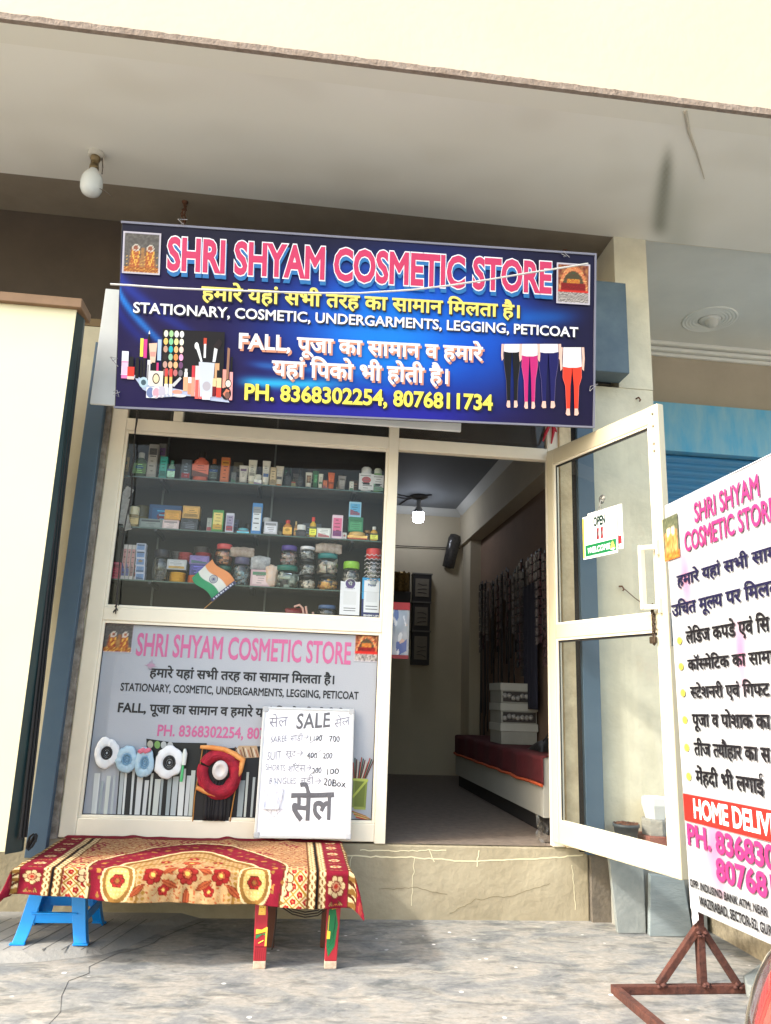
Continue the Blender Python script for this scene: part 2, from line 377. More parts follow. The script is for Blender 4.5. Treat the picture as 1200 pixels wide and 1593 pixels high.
# crack lines and chalky efflorescence on the step
ik=Ink(frame((0,-.0005,0),(1,0,0),(0,0,1)),.001)
def wob(pts,amp=.006,n=14):
    out=[]
    for (x0,y0),(x1,y1) in zip(pts[:-1],pts[1:]):
        for k in range(n): t=k/n; x=x0+(x1-x0)*t; yy=y0+(y1-y0)*t; out.append((x+amp*nz(x*30,yy*30),yy+amp*nz(x*26,yy*30,4.)))
    return out
def st(px,py): q=Y(px,py); return (q.x,q.z)
wc=(214,205,172)
for pl,wd in (([st(530,1331),st(640,1334),st(735,1340),st(830,1336),st(912,1330)],.007),([st(645,1333),st(642,1372),st(640,1412)],.004),([st(548,1332),st(541,1362)],.004),([st(745,1322),st(742,1350)],.007),([st(668,1322),st(676,1342)],.005),([st(890,1345),st(896,1420)],.004),([st(560,1322),st(610,1324),st(700,1322)],.005)):
    ik.line(wob(pl,.008),wd,wc)
for pl in ([st(700,1420),st(740,1400),st(800,1393),st(860,1372)],[st(590,1385),st(640,1380),st(700,1392)]):
    ik.line(wob(pl,.010),.0022,(118,106,78))
ik.obj('step_stain',printmat('stain_print',.95,.1),bld)
# shop interior
room=mat('room_wall',(186,175,152),.85,.25,2.5,.1,20)
fl=B(); fl.add([(-1.4,.0,.3945),(1.766,.0,.3945),(2.1,4.05,.3945),(-1.4,4.05,.3945)],[(0,1,2,3)]); fl.obj('shop_floor',mat('shop_floor',(122,110,98),.7,.6,20,.3,60,rgb2=(88,78,70)),bld)
wl=B(); wl.box((-1.4,4.0,.39),(2.2,4.15,3.6)); wl.obj('back_wall',room,bld)
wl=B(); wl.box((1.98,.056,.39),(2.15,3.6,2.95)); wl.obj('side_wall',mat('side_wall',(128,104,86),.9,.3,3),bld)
wl=B(); wl.box((1.86,3.6,.39),(2.15,3.999,2.95)); wl.obj('pilaster',room,bld)
wl=B(); wl.box((1.82,.13,2.951),(2.15,3.999,3.38)); wl.obj('ceiling_beam',room,bld)
wl=B(); wl.box((-1.55,.3,.39),(-1.4,4.1,3.6)); wl.obj('left_wall',room,bld)
wl=B(); wl.box((-1.55,.13,3.381),(2.2,4.1,3.5)); wl.obj('ceiling',mat('room_ceiling',(112,116,120),.8),bld)
wl=B(); wl.prism([(-1.4,3.999,3.38),(-1.4,3.92,3.38),(-1.4,3.96,3.33),(-1.4,3.999,3.30)],(3.22,0,0)); wl.prism([(1.82,.4,3.38),(1.75,.4,3.38),(1.79,.4,3.33),(1.82,.4,3.30)],(0,3.5,0)); wl.obj('cornice',mat('cornice_paint',(190,190,184),.8),bld)

# ------------------------------------------------------------------ neighbouring bay on the right
nb=thing('neighbour_bay','recessed grey porch bay of the next shop with a round ceiling rose and moulded cornice','building',(4.5,1.8,.4))
baym=mat('bay_ceiling',(228,228,222),.85,.2,2)
c=B(); c.box((2.301,.0125,4.60),(9,1.95,4.70)); c.obj('ceiling',baym,nb)
c=B(); c.box((2.31,1.8,.39),(9,1.95,4.599)); c.obj('back_wall',mat('bay_wall',(190,176,156),.9,.35,2.5,rgb2=(160,146,126)),nb)
c=B()
for k,(dy,dz) in enumerate(((.0,.0),(.035,.045),(.07,.085))): c.box((2.31,1.799-.10+dy,4.599-.035-dz),(9,1.799,4.599-dz-.001*k))
c.obj('cornice',mat('bay_cornice',(234,232,224),.8),nb,bev=.004)
ctr=Z(1104,497,4.6); r=.235; prof=[(r,0)]
for k in range(6):
    q=r-.028*k; prof+=[(q,-.006),(q-.010,-.010),(q-.020,-.006),(q-.022,-.003)]
prof+=[(.10,-.008),(.06,-.012)]
c=B(); c.lathe(prof,(ctr.x,ctr.y,4.6),n=40); c.obj('ceiling_rose',mat('rose_plaster',(230,230,224),.8),nb)
c=B(); c.lathe([(.055,0),(.055,-.03),(.045,-.05),(.02,-.06)],(ctr.x+.02,ctr.y,4.592),n=20); c.obj('ceiling_rose_boss',mat('boss_plaster',(214,212,204),.8),nb)
# platform of rubble
pl=B(); pl.box((2.38,-3.6,-.02),(8,1.8,.40)); pl.obj('platform',mat('rubble_render',(160,150,128),.95,.8,14,1.,30,rgb2=(92,84,70)),nb,bev=.02)
# blue rolling shutter of that bay
bs=thing('rolling_shutter','bright blue rolling shutter with a flat weathered lintel band, behind the white stand sign','shutter',(4.6,1.6,.4))
blue=mat('bright_blue_paint',(84,168,212),.5,.7,4,.1,20,rgb2=(150,190,204),stretch=(2.2,1,.6))
c=B(); c.box((2.6,1.60,3.46),(8.5,1.799,3.93)); c.obj('lintel_band',blue,bs,bev=.006)
c=B(); rows=46; H0=.42; H1=3.455
def corr(i,j):
    z=H0+(H1-H0)*j; ph=(j*rows)%1.; return (2.6+5.9*i,1.70-.022*math.sin(math.pi*ph)**.7,z)
c.grid(1,rows*8,corr); c.obj('shutter_curtain',mat('shutter_blue',(56,124,172),.45,.4,6,.1,30,rgb2=(70,120,150)),bs)

# ------------------------------------------------------------------ our own rolling shutter gear (grey blue steel)
steel=mat('grey_blue_steel',(66,88,107),.45,.4,5,.06,60,rgb2=(80,102,120))
rs=thing('shutter_housing','grey blue steel shutter box and two tall guide rails framing the cosmetic shop','shutter',(0,-.05,.35))
c=B(); xR=Y(980,581,-.17).x; zt=Y(980,441,-.17).z; zb=Y(980,581,-.17).z
c.box((-1.0,-.17,zb),(xR,.0,zt)); c.obj('shutter_box',mat('hood_steel',(72,90,104),.5,.5,7,.06,60,rgb2=(100,116,124)),rs,bev=.006)
for xa,xb,zl,zh in ((-1.37,-1.265,.30,3.29),(1.735,1.845,.36,3.29)):
    c=B(); c.box((xa,-.055,zl),(xb,-.0035,zh)); c.obj('guide_rail',steel,rs,bev=.004)
c=B(); c.box((1.705,-.02,.37),(1.734,.12,3.2)); c.obj('rail_gap',mat('gap_black',(38,34,32),.9),rs)

# ================================================================== aluminium shopfront
alu=mat('cream_aluminium',(236,226,204),.38,.12,8,.03,90)
sf=thing('shopfront','cream aluminium shopfront frame with display window and open doorway','shopfront',(.15,0,.43))
XL0,XL1,XP0,XP1,XD1,XR1=-1.222,-1.132,.502,.566,1.547,1.622
ZB,ZPb,ZPt,ZW,ZT0,ZT1=.432,.498,1.576,1.652,2.742,2.822
yf=.045
c=B(); ytop=3.25
c.box((XL0,-.012,ZB-.035),(XL1,yf,ytop)); c.box((XP0,-.012,ZB-.04),(XP1,yf,ytop)); c.box((XD1,-.012,ZB-.04),(XR1,yf,ytop))
c.box((XL1,-.011,ZT0),(XP0,yf,ZT1)); c.box((XP1,-.011,ZT0),(XD1,yf,ZT1))
c.box((XL1,-.011,ZPt),(XP0,yf,ZW)); c.box((XL1,-.011,ZB-.03),(XP0,yf,ZPb))
xm=Y(278,650).x; c.box((xm-.03,-.0105,ZT1),(xm+.03,yf,ytop)); c.box((XL1,-.0105,ytop-.05),(xm-.03,yf,ytop)); c.box((xm+.03,-.0105,ytop-.05),(XP0,yf,ytop)); c.box((XP1,-.0105,ytop-.05),(XD1,yf,ytop))
c.obj('frame',alu,sf,bev=.005)
c=B()     # glazing beads
for (a,b,z0,z1) in ((XL1,XP0,ZW,ZT0),(XL1,XP0,ZPb,ZPt)):
    w_=.016
    c.box((a,-.004,z0),(a+w_,.02,z1)); c.box((b-w_,-.004,z0),(b,.02,z1)); c.box((a+w_,-.004,z0),(b-w_,.02,z0+w_)); c.box((a+w_,-.004,z1-w_),(b-w_,.02,z1))
c.obj('glazing_bead',mat('bead_aluminium',(240,231,210),.35),sf,bev=.003)
c=B()
for (a,b,z0,z1) in ((XL1,XP0,ZW,ZT0),(XL1,XP0,ZPb,ZPt)):
    w_=.019; c.box((a+.016,.012,z0+.016),(a+w_,.02,z1-.016)); c.box((b-w_,.012,z0+.016),(b-.016,.02,z1-.016)); c.box((a+w_,.012,z0+.016),(b-w_,.02,z0+w_)); c.box((a+w_,.012,z1-w_),(b-w_,.02,z1-.016))
c.obj('gasket',plain((22,20,20),.7),sf)
wg=glass('window_glass',(.94,.95,.94),.45,.02)
c=B(); c.add([(XL1+.01,.014,ZW+.01),(XP0-.01,.014,ZW+.01),(XP0-.01,.014,ZT0-.01),(XL1+.01,.014,ZT0-.01)],[(0,1,2,3)]); c.obj('window_pane',wg,sf)
tg=glass('transom_glass',(.55,.52,.48),.7,.12)
for a,b in ((XL1,xm-.03),(xm+.03,XP0),(XP1,XD1)):
    c=B(); c.add([(a,.02,ZT1),(b,.02,ZT1),(b,.02,ytop-.05),(a,.02,ytop-.05)],[(0,1,2,3)]); c.obj('transom_pane',tg,sf)
# the cabinet behind the window
cab=B(); cab.box((XL1-.03,.36,1.50),(XP1-.004,.39,3.3)); cab.obj('cabinet_back',mat('cabinet_back',(48,44,43),.55,.4,3,rgb2=(34,31,31)),sf)
cab=B(); cab.box((XL1-.05,.046,1.50),(XL1-.03,.39,3.3)); cab.obj('cabinet_side',mat('cabinet_side',(128,122,104),.8,.3,4),sf)
cab=B(); cab.box((XL1-.03,.047,1.60),(XP1-.004,.36,1.642)); cab.obj('cabinet_floor',mat('cabinet_floor',(52,46,44),.6),sf)
cab=B(); cab.box((XP0+.02,.047,.40),(XP1-.003,.39,3.2)); cab.box((XL1-.03,.37,.40),(XP0+.02,.39,1.499)); cab.obj('cabinet_partition',mat('cabinet_partition',(70,62,54),.7),sf)
slp=B()
for px in (255,425): 
    q=Y(px,760,.34); slp.box((q.x-.006,.338,1.645),(q.x+.006,.345,3.2))
slp.obj('sliding_pane_edge',plain((104,108,104),.3),sf)

# door leaf, open towards the street
dh=Vector((1.553,-.03,0)); dd=Vector((.315,-.949,0)).normalized(); MD=frame(dh,dd,(0,0,1))      # u out along the leaf, v up, normal to the left (faces the sun)
DL=.975; z0d,z1d=.425,2.79; th=.045
doorm=mat('door_aluminium',(196,185,158),.35,.1,6,.03,90)
def dbox(bb,u0,u1,v0,v1,n0=-th/2,n1=th/2): bb.box((u0,v0,n0),(u1,v1,n1))
c=B(MD); sw=.062; m0,m1=1.583,1.667
dbox(c,0,sw,z0d,z1d); dbox(c,DL-.075,DL,z0d,z1d)
dbox(c,sw,DL-.075,z0d,z0d+.115,-.02,.02); dbox(c,sw,DL-.075,z1d-.10,z1d,-.02,.02); dbox(c,sw,DL-.075,m0,m1,-.02,.02)
door=c.obj('door',doorm,sf,bev=.005)
dg_=glass('door_glass',(.93,.95,.93),.8,.03)
for a,b in ((z0d+.115,m0),(m1,z1d-.10)):
    c=B(MD); c.add([(sw,a,0),(DL-.075,a,0),(DL-.075,b,0),(sw,b,0)],[(0,1,2,3)]); c.obj('door_pane',dg_,door)
c=B(MD)
for a,b in ((z0d+.115,m0),(m1,z1d-.10)):
    u0,u1=sw,DL-.075
    for n0,n1 in ((.004,.016),(-.016,-.004)):
        dbox(c,u0,u0+.012,a,b,n0,n1); dbox(c,u1-.012,u1,a,b,n0,n1); dbox(c,u0+.012,u1-.012,a,a+.012,n0,n1); dbox(c,u0+.012,u1-.012,b-.012,b,n0,n1)
c.obj('door_bead',alu,door,bev=.002)
c=B(MD)
for a,b in ((z0d+.115,m0),(m1,z1d-.10)):
    u0,u1=sw+.012,DL-.087
    dbox(c,u0,u0+.006,a+.012,b-.012,.001,.006); dbox(c,u0+.006,u1,b-.024,b-.012,.001,.006)
c.obj('door_gasket',plain((25,24,24),.7),door)
# pull handle near the outer stile
c=B(MD); u=DL-.11; zz0,zz1=1.685,2.02
c.bar((u,zz0,.075),(u,zz1,.075),.035,.016,(1,0,0)); 
for z in (zz0+.012,zz1-.012): c.bar((u,z,.075),(u+.065,z,.03),.018,.024,(0,1,0))
for z in (zz0-.0,zz1-.035): c.bar((u+.07,z-.02,.028),(u+.07,z+.06,.028),.03,.012,(1,0,0))
c.obj('handle',mat('handle_white',(232,226,206),.3),door,bev=.004)
c=B(MD); c.box((DL+.0005,1.50,-.012),(DL+.004,1.665,.012)); c.obj('lock_plate',mat('lock_steel',(120,122,124),.35,.4,30,metal=.8),door,bev=.002)
for za,zb_ in ((1.57,1.60),(1.525,1.54)): c=B(MD); c.box((DL+.0045,za,-.004),(DL+.0055,zb_,.004)); c.obj('keyhole',plain((15,15,15),.6),door)
for z in (z1d-.05,z1d-.12,z1d-.22,z1d-.26): c=B(MD); c.lathe([(.006,0),(.006,.004),(.003,.006)],(DL-.035,z,th/2),(0,0,1),10); c.obj('door_screw',plain((120,112,96),.4),door)
# rusty chain on the middle rail
ch=thing('door_chain','short rusty chain hooked round the middle rail of the glass door','chain',MD@Vector((DL-.10,1.62,.03)))
c=B(MD); random.seed(2)
for k in range(9):
    z=1.70-.022*k; cx=DL-.09+.006*nz(k*1.7,0); pts=[]
    for j in range(9):
        a=2*math.pi*j/8; 
        pts.append((cx+(.009*math.cos(a) if k%2 else .002*math.cos(a)), z+.016*math.sin(a), .034+(.009*math.cos(a) if not k%2 else .003*math.cos(a))))
    c.tube(pts,.0045,6,False)
c.obj('links',mat('rusty_chain',(74,56,42),.8,.6,60,rgb2=(40,32,26)),ch)
c=B(MD); c.box((DL-.115,1.515,.026),(DL-.075,1.55,.044)); c.obj('padlock',mat('old_brass',(66,54,40),.6,metal=.5),ch,bev=.005)

# OPEN / WELCOME cards hung on the glass
oc=thing('door_sign','white card reading OPEN and WELCOME on a green band, hung on the glass door','sign',MD@Vector((.5,2.0,.02)))
tl=on(MD,910,806); br=on(MD,968,858); tr=on(MD,962,792); bl=on(MD,914,873)
ow=.20; u0=(tl[0]+bl[0])/2; u1=(tr[0]+br[0])/2; v0=(bl[1]+br[1])/2; v1=(tl[1]+tr[1])/2
for nm,off,lab in (('rear_card',.0,None),('front_card',.014,None)):
    c=B(MD); du=.03 if off==0 else 0; dv=.02 if off==0 else 0
    c.box((u0+du,v0+dv,.006+off),(u1+du,v1+dv,.009+off)); c.obj(nm,plain((238,238,236),.35),oc,bev=.001)
ik=Ink(MD,.0092); W_=u1-u0; H_=v1-v0; X=lambda a:u0+a*W_
ik.rect(u1-.005,v0+.02+.03,u1+.02,v0+.02+.30*H_,(196,40,48)); ik.obj('red_panel',printmat('card_print',.35),oc)
ik=Ink(MD,.0232); yv=lambda b:v0+b*H_
ik.rect(X(0),yv(.03),X(.045),yv(.97),(232,206,70)); ik.rect(X(.07),yv(.06),X(.97),yv(.32),(20,110,62))
ik.line([(X(.06),yv(.05)),(X(.98),yv(.05)),(X(.98),yv(.95)),(X(.06),yv(.95))],.0015,(60,60,60),True)
for cx in (.45,.57): 
    ik.poly([(X(cx-.04),yv(.40)),(X(cx+.045),yv(.40)),(X(cx+.03),yv(.52)),(X(cx+.045),yv(.66)),(X(cx-.03),yv(.66)),(X(cx-.02),yv(.52))],(122,20,36)); ik.ell(X(cx),yv(.53),.02*W_,.05*H_,(60,10,20))
ik.poly([(X(.80),yv(.11)),(X(.94),yv(.11)),(X(.92),yv(.18)),(X(.88),yv(.28)),(X(.86),yv(.28)),(X(.82),yv(.18))],(240,212,90)); ik.ell(X(.87),yv(.105),.06*W_,.02*H_,(250,250,250))
ik.obj('card_artwork',printmat('card_print',.35),oc)
letters('lettering',MD,'OPEN',X(.34),X(.68),yv(.72),yv(.92),plain((10,44,36),.4),oc,.05,.0242)
letters('lettering',MD,'WELCOME',X(.13),X(.78),yv(.125),yv(.245),plain((245,245,245),.4),oc,.035,.0242,slant=.2)
c=B(MD); c.tube([(X(.44),v1-.004,.022),(X(.46),v1+.02,.02),(X(.52),v1+.045,.016),(X(.58),v1+.02,.02),(X(.60),v1-.004,.022)],.0025,6); c.tube([(X(.52),v1+.04,.018),(X(.52),v1+.085,.01)],.003,6)
c.obj('hook',plain((120,118,112),.3),oc)
c=B(MD); c.lathe([(.028,0),(.024,.004),(.01,.01),(.004,.014)],(X(.52),v1+.085,.0008),(0,0,1),18); c.obj('suction_cup',glass('clear_plastic',(.92,.94,.93),1.2,.1),oc)

# ================================================================== the hanging flex sign
BL=Y(180,633,-.5); BR=Y(923,664,-.5); TL=Y(187,345,-.7); TR=Y(925,398,-.7)
MS=frame(BL,BR-BL,TL-BL); SW=(BR-BL).length; SH=on(MS,556,371)[1]
sg=thing('shop_sign','large dark blue hanging shop sign with pink SHRI SHYAM COSMETIC STORE lettering','sign',(MS@Vector((SW/2,0,-.02))))
def ellipse_d(u,v,cx,cy,rx,ry): return math.sqrt(((u-cx)/rx)**2+((v-cy)/ry)**2)
def sign_c(u,v):
    x=u/SW; y=v/SH
    c=(22,9,66)
    c=mixc(c,(4,82,198),1.-sst(.25,1.05,ellipse_d(x,y,.60,.52,.42,.62)))
    c=mixc(c,(10,126,222),.85*(1-sst(.1,.9,ellipse_d(x,y,.54,.42,.22,.5))))
    c=mixc(c,(30,26,150),.85*math.exp(-((y-.03)/.13)**2)*sst(.2,.4,x)*(1-sst(.62,.82,x)))
    c=mixc(c,(12,7,36),sst(.72,1.,y)*(1-.55*math.exp(-((x-.66)/.22)**2)))
    c=mixc(c,(15,7,46),.9*sst(.80,.98,x))
    c=mixc(c,(12,110,205),.55*math.exp(-((y-.60-.2*(x-.8))/.05)**2)*sst(.6,.75,x)*(1-sst(.9,1.,x)))
    for (x0,y0,x1,y1,w0,cc,st_) in ((0.,.62,.16,.20,.022,(30,140,235),.9),(0.,.70,.20,.34,.035,(30,70,190),.6),(0.,.52,.12,.22,.03,(16,50,170),.5)):
        if x<x1+.05:
            t=max(0.,min(1.,(x-x0)/(x1-x0))); yc=y0+(y1-y0)*(t**.75); wd=w0*(1.-.7*t)+.01
            c=mixc(c,cc,st_*math.exp(-((y-yc)/wd)**2)*(1-.6*t)*(1-sst(.9,1.2,(x-x0)/(x1-x0))))
    for (yc,sl,wd,xa,xb,cc,st_) in ((.17,-.10,.03,.23,.5,(40,190,240),.85),(.27,-.22,.02,.25,.55,(50,150,235),.5),(.80,.25,.025,.30,.62,(26,90,200),.4),(.10,.30,.025,.36,.62,(20,60,210),.6)):
        yy=yc+sl*(x-xa)+.6*(x-xa)**2*(1 if sl<0 else -.3)
        c=mixc(c,cc,st_*math.exp(-((y-yy)/wd)**2)*sst(xa-.01,xa+.05,x)*(1-sst(xb-.12,xb,x)))
    return c
pm=printmat('flex_print',.42,.25)
def flex(u,v): return .004*nz(u*2.2,v*2.5)+.0025*nz(u*9,v*3,2.)
painted('flex_face',MS,SW,SH,sign_c,.012,sg,pm,flex,.002)
c=B(MS); e=.022
c.box((-.006,-.006,-.03),(SW+.006,e,-.006)); c.box((-.006,SH-e,-.03),(SW+.006,SH+.006,-.006)); c.box((-.006,e,-.03),(e,SH-e,-.006)); c.box((SW-e,e,-.03),(SW+.006,SH-e,-.006)); c.box((SW/2-e/2,e,-.03),(SW/2+e/2,SH-e,-.007))
c.obj('back_frame',mat('frame_iron',(60,56,54),.6,.4,20),sg)
c=B(MS); c.box((e,e,-.0058),(SW-e,SH-e,-.0052)); c.obj('flex_back',plain((190,190,190),.6),sg)
c=B(MS); c.box((-.007,SH-.006,-.005),(SW+.007,SH+.006,.009)); c.box((SW-.004,-.006,-.005),(SW+.007,SH-.006,.009)); c.box((-.007,-.008,-.005),(SW-.004,.003,.008)); c.obj('white_edge',plain((120,120,136),.5),sg)
zt_=.012
def sline(name,s,l,r,m,bold=.02,z=zt_,**k):
    """l, r: (x, y of the top, y of the base) of the line's two ends in the photograph"""
    a=on(MS,l[0],l[1]); b=on(MS,l[0],l[2]); c_=on(MS,r[0],r[1]); d_=on(MS,r[0],r[2])
    return letters(name,MS,s,(a[0]+b[0])/2,(c_[0]+d_[0])/2,(b[1]+d_[1])/2,(a[1]+c_[1])/2,m,sg,bold,z,**k)
T1=((263,370,419),(856,413,457)); txt='SHRI SHYAM COSMETIC STORE'
pink=plain((196,44,92),.5); whit=plain((236,234,240),.4)
sline('title_shadow',txt,*T1,plain((24,104,168),.4),.060,zt_,dx=.005,dy=-.024)
sline('title_outline',txt,*T1,whit,.062,zt_+.0012)
sline('title',txt,*T1,pink,.034,zt_+.0024)
yel=plain((232,216,104),.4); blk=plain((16,14,26),.5)
H1=((315,446,466),(807,478,496)); s1='हमारे यहां सभी तरह का सामान िमलता है।'
sline('line_shadow',s1,*H1,blk,.035,zt_,dx=.006,dy=-.008); sline('line',s1,*H1,yel,.026,zt_+.0012)
S2=((209,470,485),(898,512,527)); s2='STATIONARY, COSMETIC, UNDERGARMENTS, LEGGING, PETICOAT'
sline('line_shadow',s2,*S2,blk,.03,zt_,dx=.005,dy=-.007); sline('line',s2,*S2,whit,.022,zt_+.0012)
peach=plain((206,140,112),.4)
F3=((373,521,543),(750,540,561)); s3='FALL, पूजा का सामान व हमारे'
sline('line_shadow',s3,*F3,peach,.028,zt_,dx=.009,dy=-.012,head=.652); sline('line',s3,*F3,whit,.024,zt_+.0012,head=.652)
F4=((424,562,585),(696,576,597)); s4='यहां िपको भी होती है।'
sline('line_shadow',s4,*F4,peach,.028,zt_,dx=.009,dy=-.012); sline('line',s4,*F4,whit,.024,zt_+.0012)
P5=((382,598,622),(765,616,638)); s5='PH. 8368302254, 8076811734'
sline('line_shadow',s5,*P5,blk,.036,zt_,dx=.007,dy=-.008); sline('line',s5,*P5,plain((236,220,84),.4),.030,zt_+.0012)

def picture(name,M,parent,u0,v0,u1,v1,kind,z,step=.006,border=True,label=None):
    """a small printed devotional picture, kept generic"""
    W_=u1-u0; H_=v1-v0
    def fn(u,v):
        x=u/W_; y=v/H_
        if border and (min(x,1-x)*W_<.008 or min(y,1-y)*H_<.008): return (190,184,196)
        n1=nz(x*14,y*14,kind*3.); n2=nz(x*34,y*34,kind*5.)
        if kind==1:
            c=mixc((104,100,98),(70,66,62),.5+.7*n1); c=mixc(c,(150,140,120),.5*max(0,n2))
            if y<.62:
                for cx in (.33,.72):
                    d=abs(x-cx)/(.10+.16*(.62-y))
                    if d<1.15: c=mixc(mixc((140,52,40),(196,128,56),.5+1.4*n2),c,.8*sst(.6,1.15,d))
                if abs(x-.53)<.05+.08*(.5-y): c=mixc((132,84,60),(176,140,80),.5+n2)
                if y<.16: c=mixc((120,52,34),(200,140,60),.5+1.5*n2)
            if y<.5 and abs(math.sin(x*40)*math.sin(y*34))>.9: c=(214,170,90)
            for cx in (.35,.73):
                d=math.hypot((x-cx)*W_,(y-.62)*H_)/W_
                if d<.095: c=(206,198,184)
                if d<.066: c=mixc((176,110,80),(110,60,50),.5+n2)
                if y<.55 and abs(abs(x-cx)-.10*(y-.2)/.35)<.012 and y>.2: c=(230,180,80)
        elif kind==2:
            c=mixc((170,120,70),(96,30,26),.5+.8*n1)
            d=math.hypot((x-.5)/.42,(y-.35)/.58)
            if .8<d<1. and y>.3: c=mixc((222,190,120),(180,60,40),.5+n2)
            if d<=.8: c=mixc((40,92,60),(110,40,30),.5+.8*n2)
            if .5<y<.62 and abs(x-.5)<.2: c=mixc((214,170,60),(160,60,30),.5+n2)
            if .34<y<.52 and abs(x-.5)<.36: c=mixc((150,26,24),(96,20,20),.5+n2)
            if .28<y<.35: c=(196,40,30)
            if y<.28: c=mixc((196,188,180),(90,84,84),.5+1.3*n2)
        else:
            c=mixc((120,124,96),(60,66,52),.5+.8*n1)
            if .12<x<.9 and y<.62 and y>.05: c=mixc((206,96,44),(236,170,110),.5+.9*nz(x*30,y*8,3.))
            if y<.16: c=mixc((196,70,36),(230,140,60),.5+n2)
            for cx in (.34,.66):
                if math.hypot(x-cx,(y-.66)*1.2)<.12: c=(226,206,176)
        return c
    F=M@Matrix.Translation((u0,v0,z)); return painted(name,F,W_,H_,fn,step,parent,pm)
def pic_rect(M,tl,tr,br,bl):
    a=[on(M,*p) for p in (tl,tr,br,bl)]; return ((a[0][0]+a[3][0])/2,(a[2][1]+a[3][1])/2,(a[1][0]+a[2][0])/2,(a[0][1]+a[1][1])/2)
picture('picture',MS,sg,*pic_rect(MS,(192.7,359),(251,366),(250,431),(191,424)),1,zt_)
picture('picture',MS,sg,*pic_rect(MS,(865.5,409),(918,413),(916,476),(864.5,472)),2,zt_)

# printed make-up collage (photograph pixels of the collage, laid on the sign's own plane)
def collage(M,P,parent,z):
    """P maps collage coordinates (0..1000 wide, 0..620 high, y down) to the plane"""
    ik=Ink(M,z)
    def q(x,y): return P(x,y)
    def rc(x0,y0,x1,y1,cc): ik.poly([q(x0,y1),q(x1,y1),q(x1,y0),q(x0,y0)],cc)
    def el(x,y,a,b,cc): ik.poly([q(x+a*math.cos(t),y+b*math.sin(t)) for t in [-2*math.pi*k/22 for k in range(22)]],cc)
    def pg(pts,cc): ik.poly([q(*p) for p in pts],cc)
    pg([(0,400),(60,430),(130,430),(200,520),(330,585),(560,560),(640,560),(800,590),(960,600),(940,560),(300,480),(120,400)],(176,186,214))
    rc(355,0,900,420,(26,22,26)); rc(355,10,545,420,(20,18,20))
    cl=[[(226,222,206),(160,204,146),(238,236,228),(232,232,230)],[(240,190,110),(130,196,150),(232,222,150),(240,236,214)],[(190,150,130),(40,170,180),(240,180,120),(240,200,190)],[(40,34,34),(150,190,160),(240,140,80),(236,160,200)],[(190,150,140),(220,170,140),(240,180,130),(110,70,110)],[(120,90,90),(140,100,100),(190,110,110),(110,100,110)]]
    for j,rw in enumerate(cl):
        for i,cc in enumerate(rw): el(385+i*46,38+j*66,19,29,cc)
    rc(10,205,68,435,(232,230,240)); rc(12,290,66,330,(236,120,170)); rc(10,405,68,435,(222,120,180)); rc(14,300,64,400,(240,190,214))
    rc(75,250,112,335,(24,22,26)); rc(62,335,122,430,(226,62,50)); rc(62,415,122,440,(236,200,190))
    rc(130,255,160,430,(26,24,28)); rc(170,270,190,420,(20,20,22)); rc(195,255,218,430,(30,28,32))
    rc(165,90,192,245,(232,224,90)); rc(195,95,225,255,(206,60,140)); pg([(228,90),(240,20),(250,90),(246,270),(232,270)],(24,22,28)); pg([(232,50),(240,18),(248,50)],(236,236,240))
    pg([(240,130),(312,122),(298,300),(258,300)],(226,190,168)); pg([(252,200),(302,198),(296,240),(256,240)],(214,150,140)); rc(316,92,348,270,(176,196,226)); rc(312,290,330,380,(206,60,120))
    rc(232,270,258,480,(226,224,228)); rc(236,310,244,470,(60,56,60)); rc(270,290,308,365,(20,18,20)); rc(256,360,372,490,(226,218,206)); el(312,425,32,46,(24,22,24)); el(312,425,24,36,(230,206,170))
    for x in (388,428): rc(x,335,x+24,410,(206,70,66)); rc(x,405,x+24,470,(226,190,110)); rc(x-3,465,x+28,555,(232,230,226))
    el(205,462,40,46,(176,200,214)); el(205,462,22,24,(70,90,100))
    rc(232,500,330,590,(226,226,234)); el(268,545,34,44,(110,126,170)); el(318,540,36,52,(226,226,230)); el(318,545,30,42,(222,160,176)); el(368,535,32,50,(190,184,200))
    pg([(450,470),(520,400),(535,415),(470,490)],(196,196,200)); el(500,530,44,18,(226,150,130)); el(520,560,60,14,(206,206,214)); rc(560,330,582,360,(230,226,226)); rc(556,360,586,430,(226,226,230)); rc(550,400,590,520,(226,166,130)); rc(592,400,622,450,(236,234,236)); rc(590,450,624,545,(226,140,110))
    rc(622,300,648,400,(206,60,70)); rc(620,400,650,560,(226,150,130)); rc(652,300,700,560,(226,206,206)); rc(655,420,685,580,(226,96,90)); rc(688,410,715,580,(230,110,106))
    pg([(680,265),(820,270),(806,560),(700,560)],(196,202,216)); el(755,470,36,40,(176,170,180)); rc(720,520,790,585,(214,216,226))
    pg([(640,120),(672,112),(712,262),(696,266)],(226,228,234)); el(656,130,18,30,(236,236,240)); rc(716,60,744,120,(190,70,50)); rc(720,110,740,230,(226,222,226)); pg([(800,130),(850,60),(882,90),(846,160)],(40,30,32)); pg([(812,140),(842,150),(826,262),(800,262)],(222,222,228))
    rc(822,270,862,420,(206,160,120)); rc(806,400,838,470,(232,196,150)); rc(806,470,838,555,(110,24,36)); rc(842,330,868,400,(30,26,28)); rc(842,395,884,480,(234,200,156)); rc(842,478,884,560,(232,72,60)); rc(884,250,900,330,(24,22,24)); rc(894,320,930,400,(226,150,140)); rc(894,400,930,480,(232,160,140))
    pg([(930,130),(952,140),(944,470),(922,470)],(150,110,90)); rc(960,210,978,340,(22,20,22)); rc(956,340,984,580,(236,160,160)); el(945,440,30,38,(30,26,28)); el(945,440,24,30,(222,210,200)); el(930,525,44,54,(26,22,26)); pg([(900,530),(930,485),(960,500),(925,560)],(206,120,96)); el(940,540,22,30,(120,84,76))
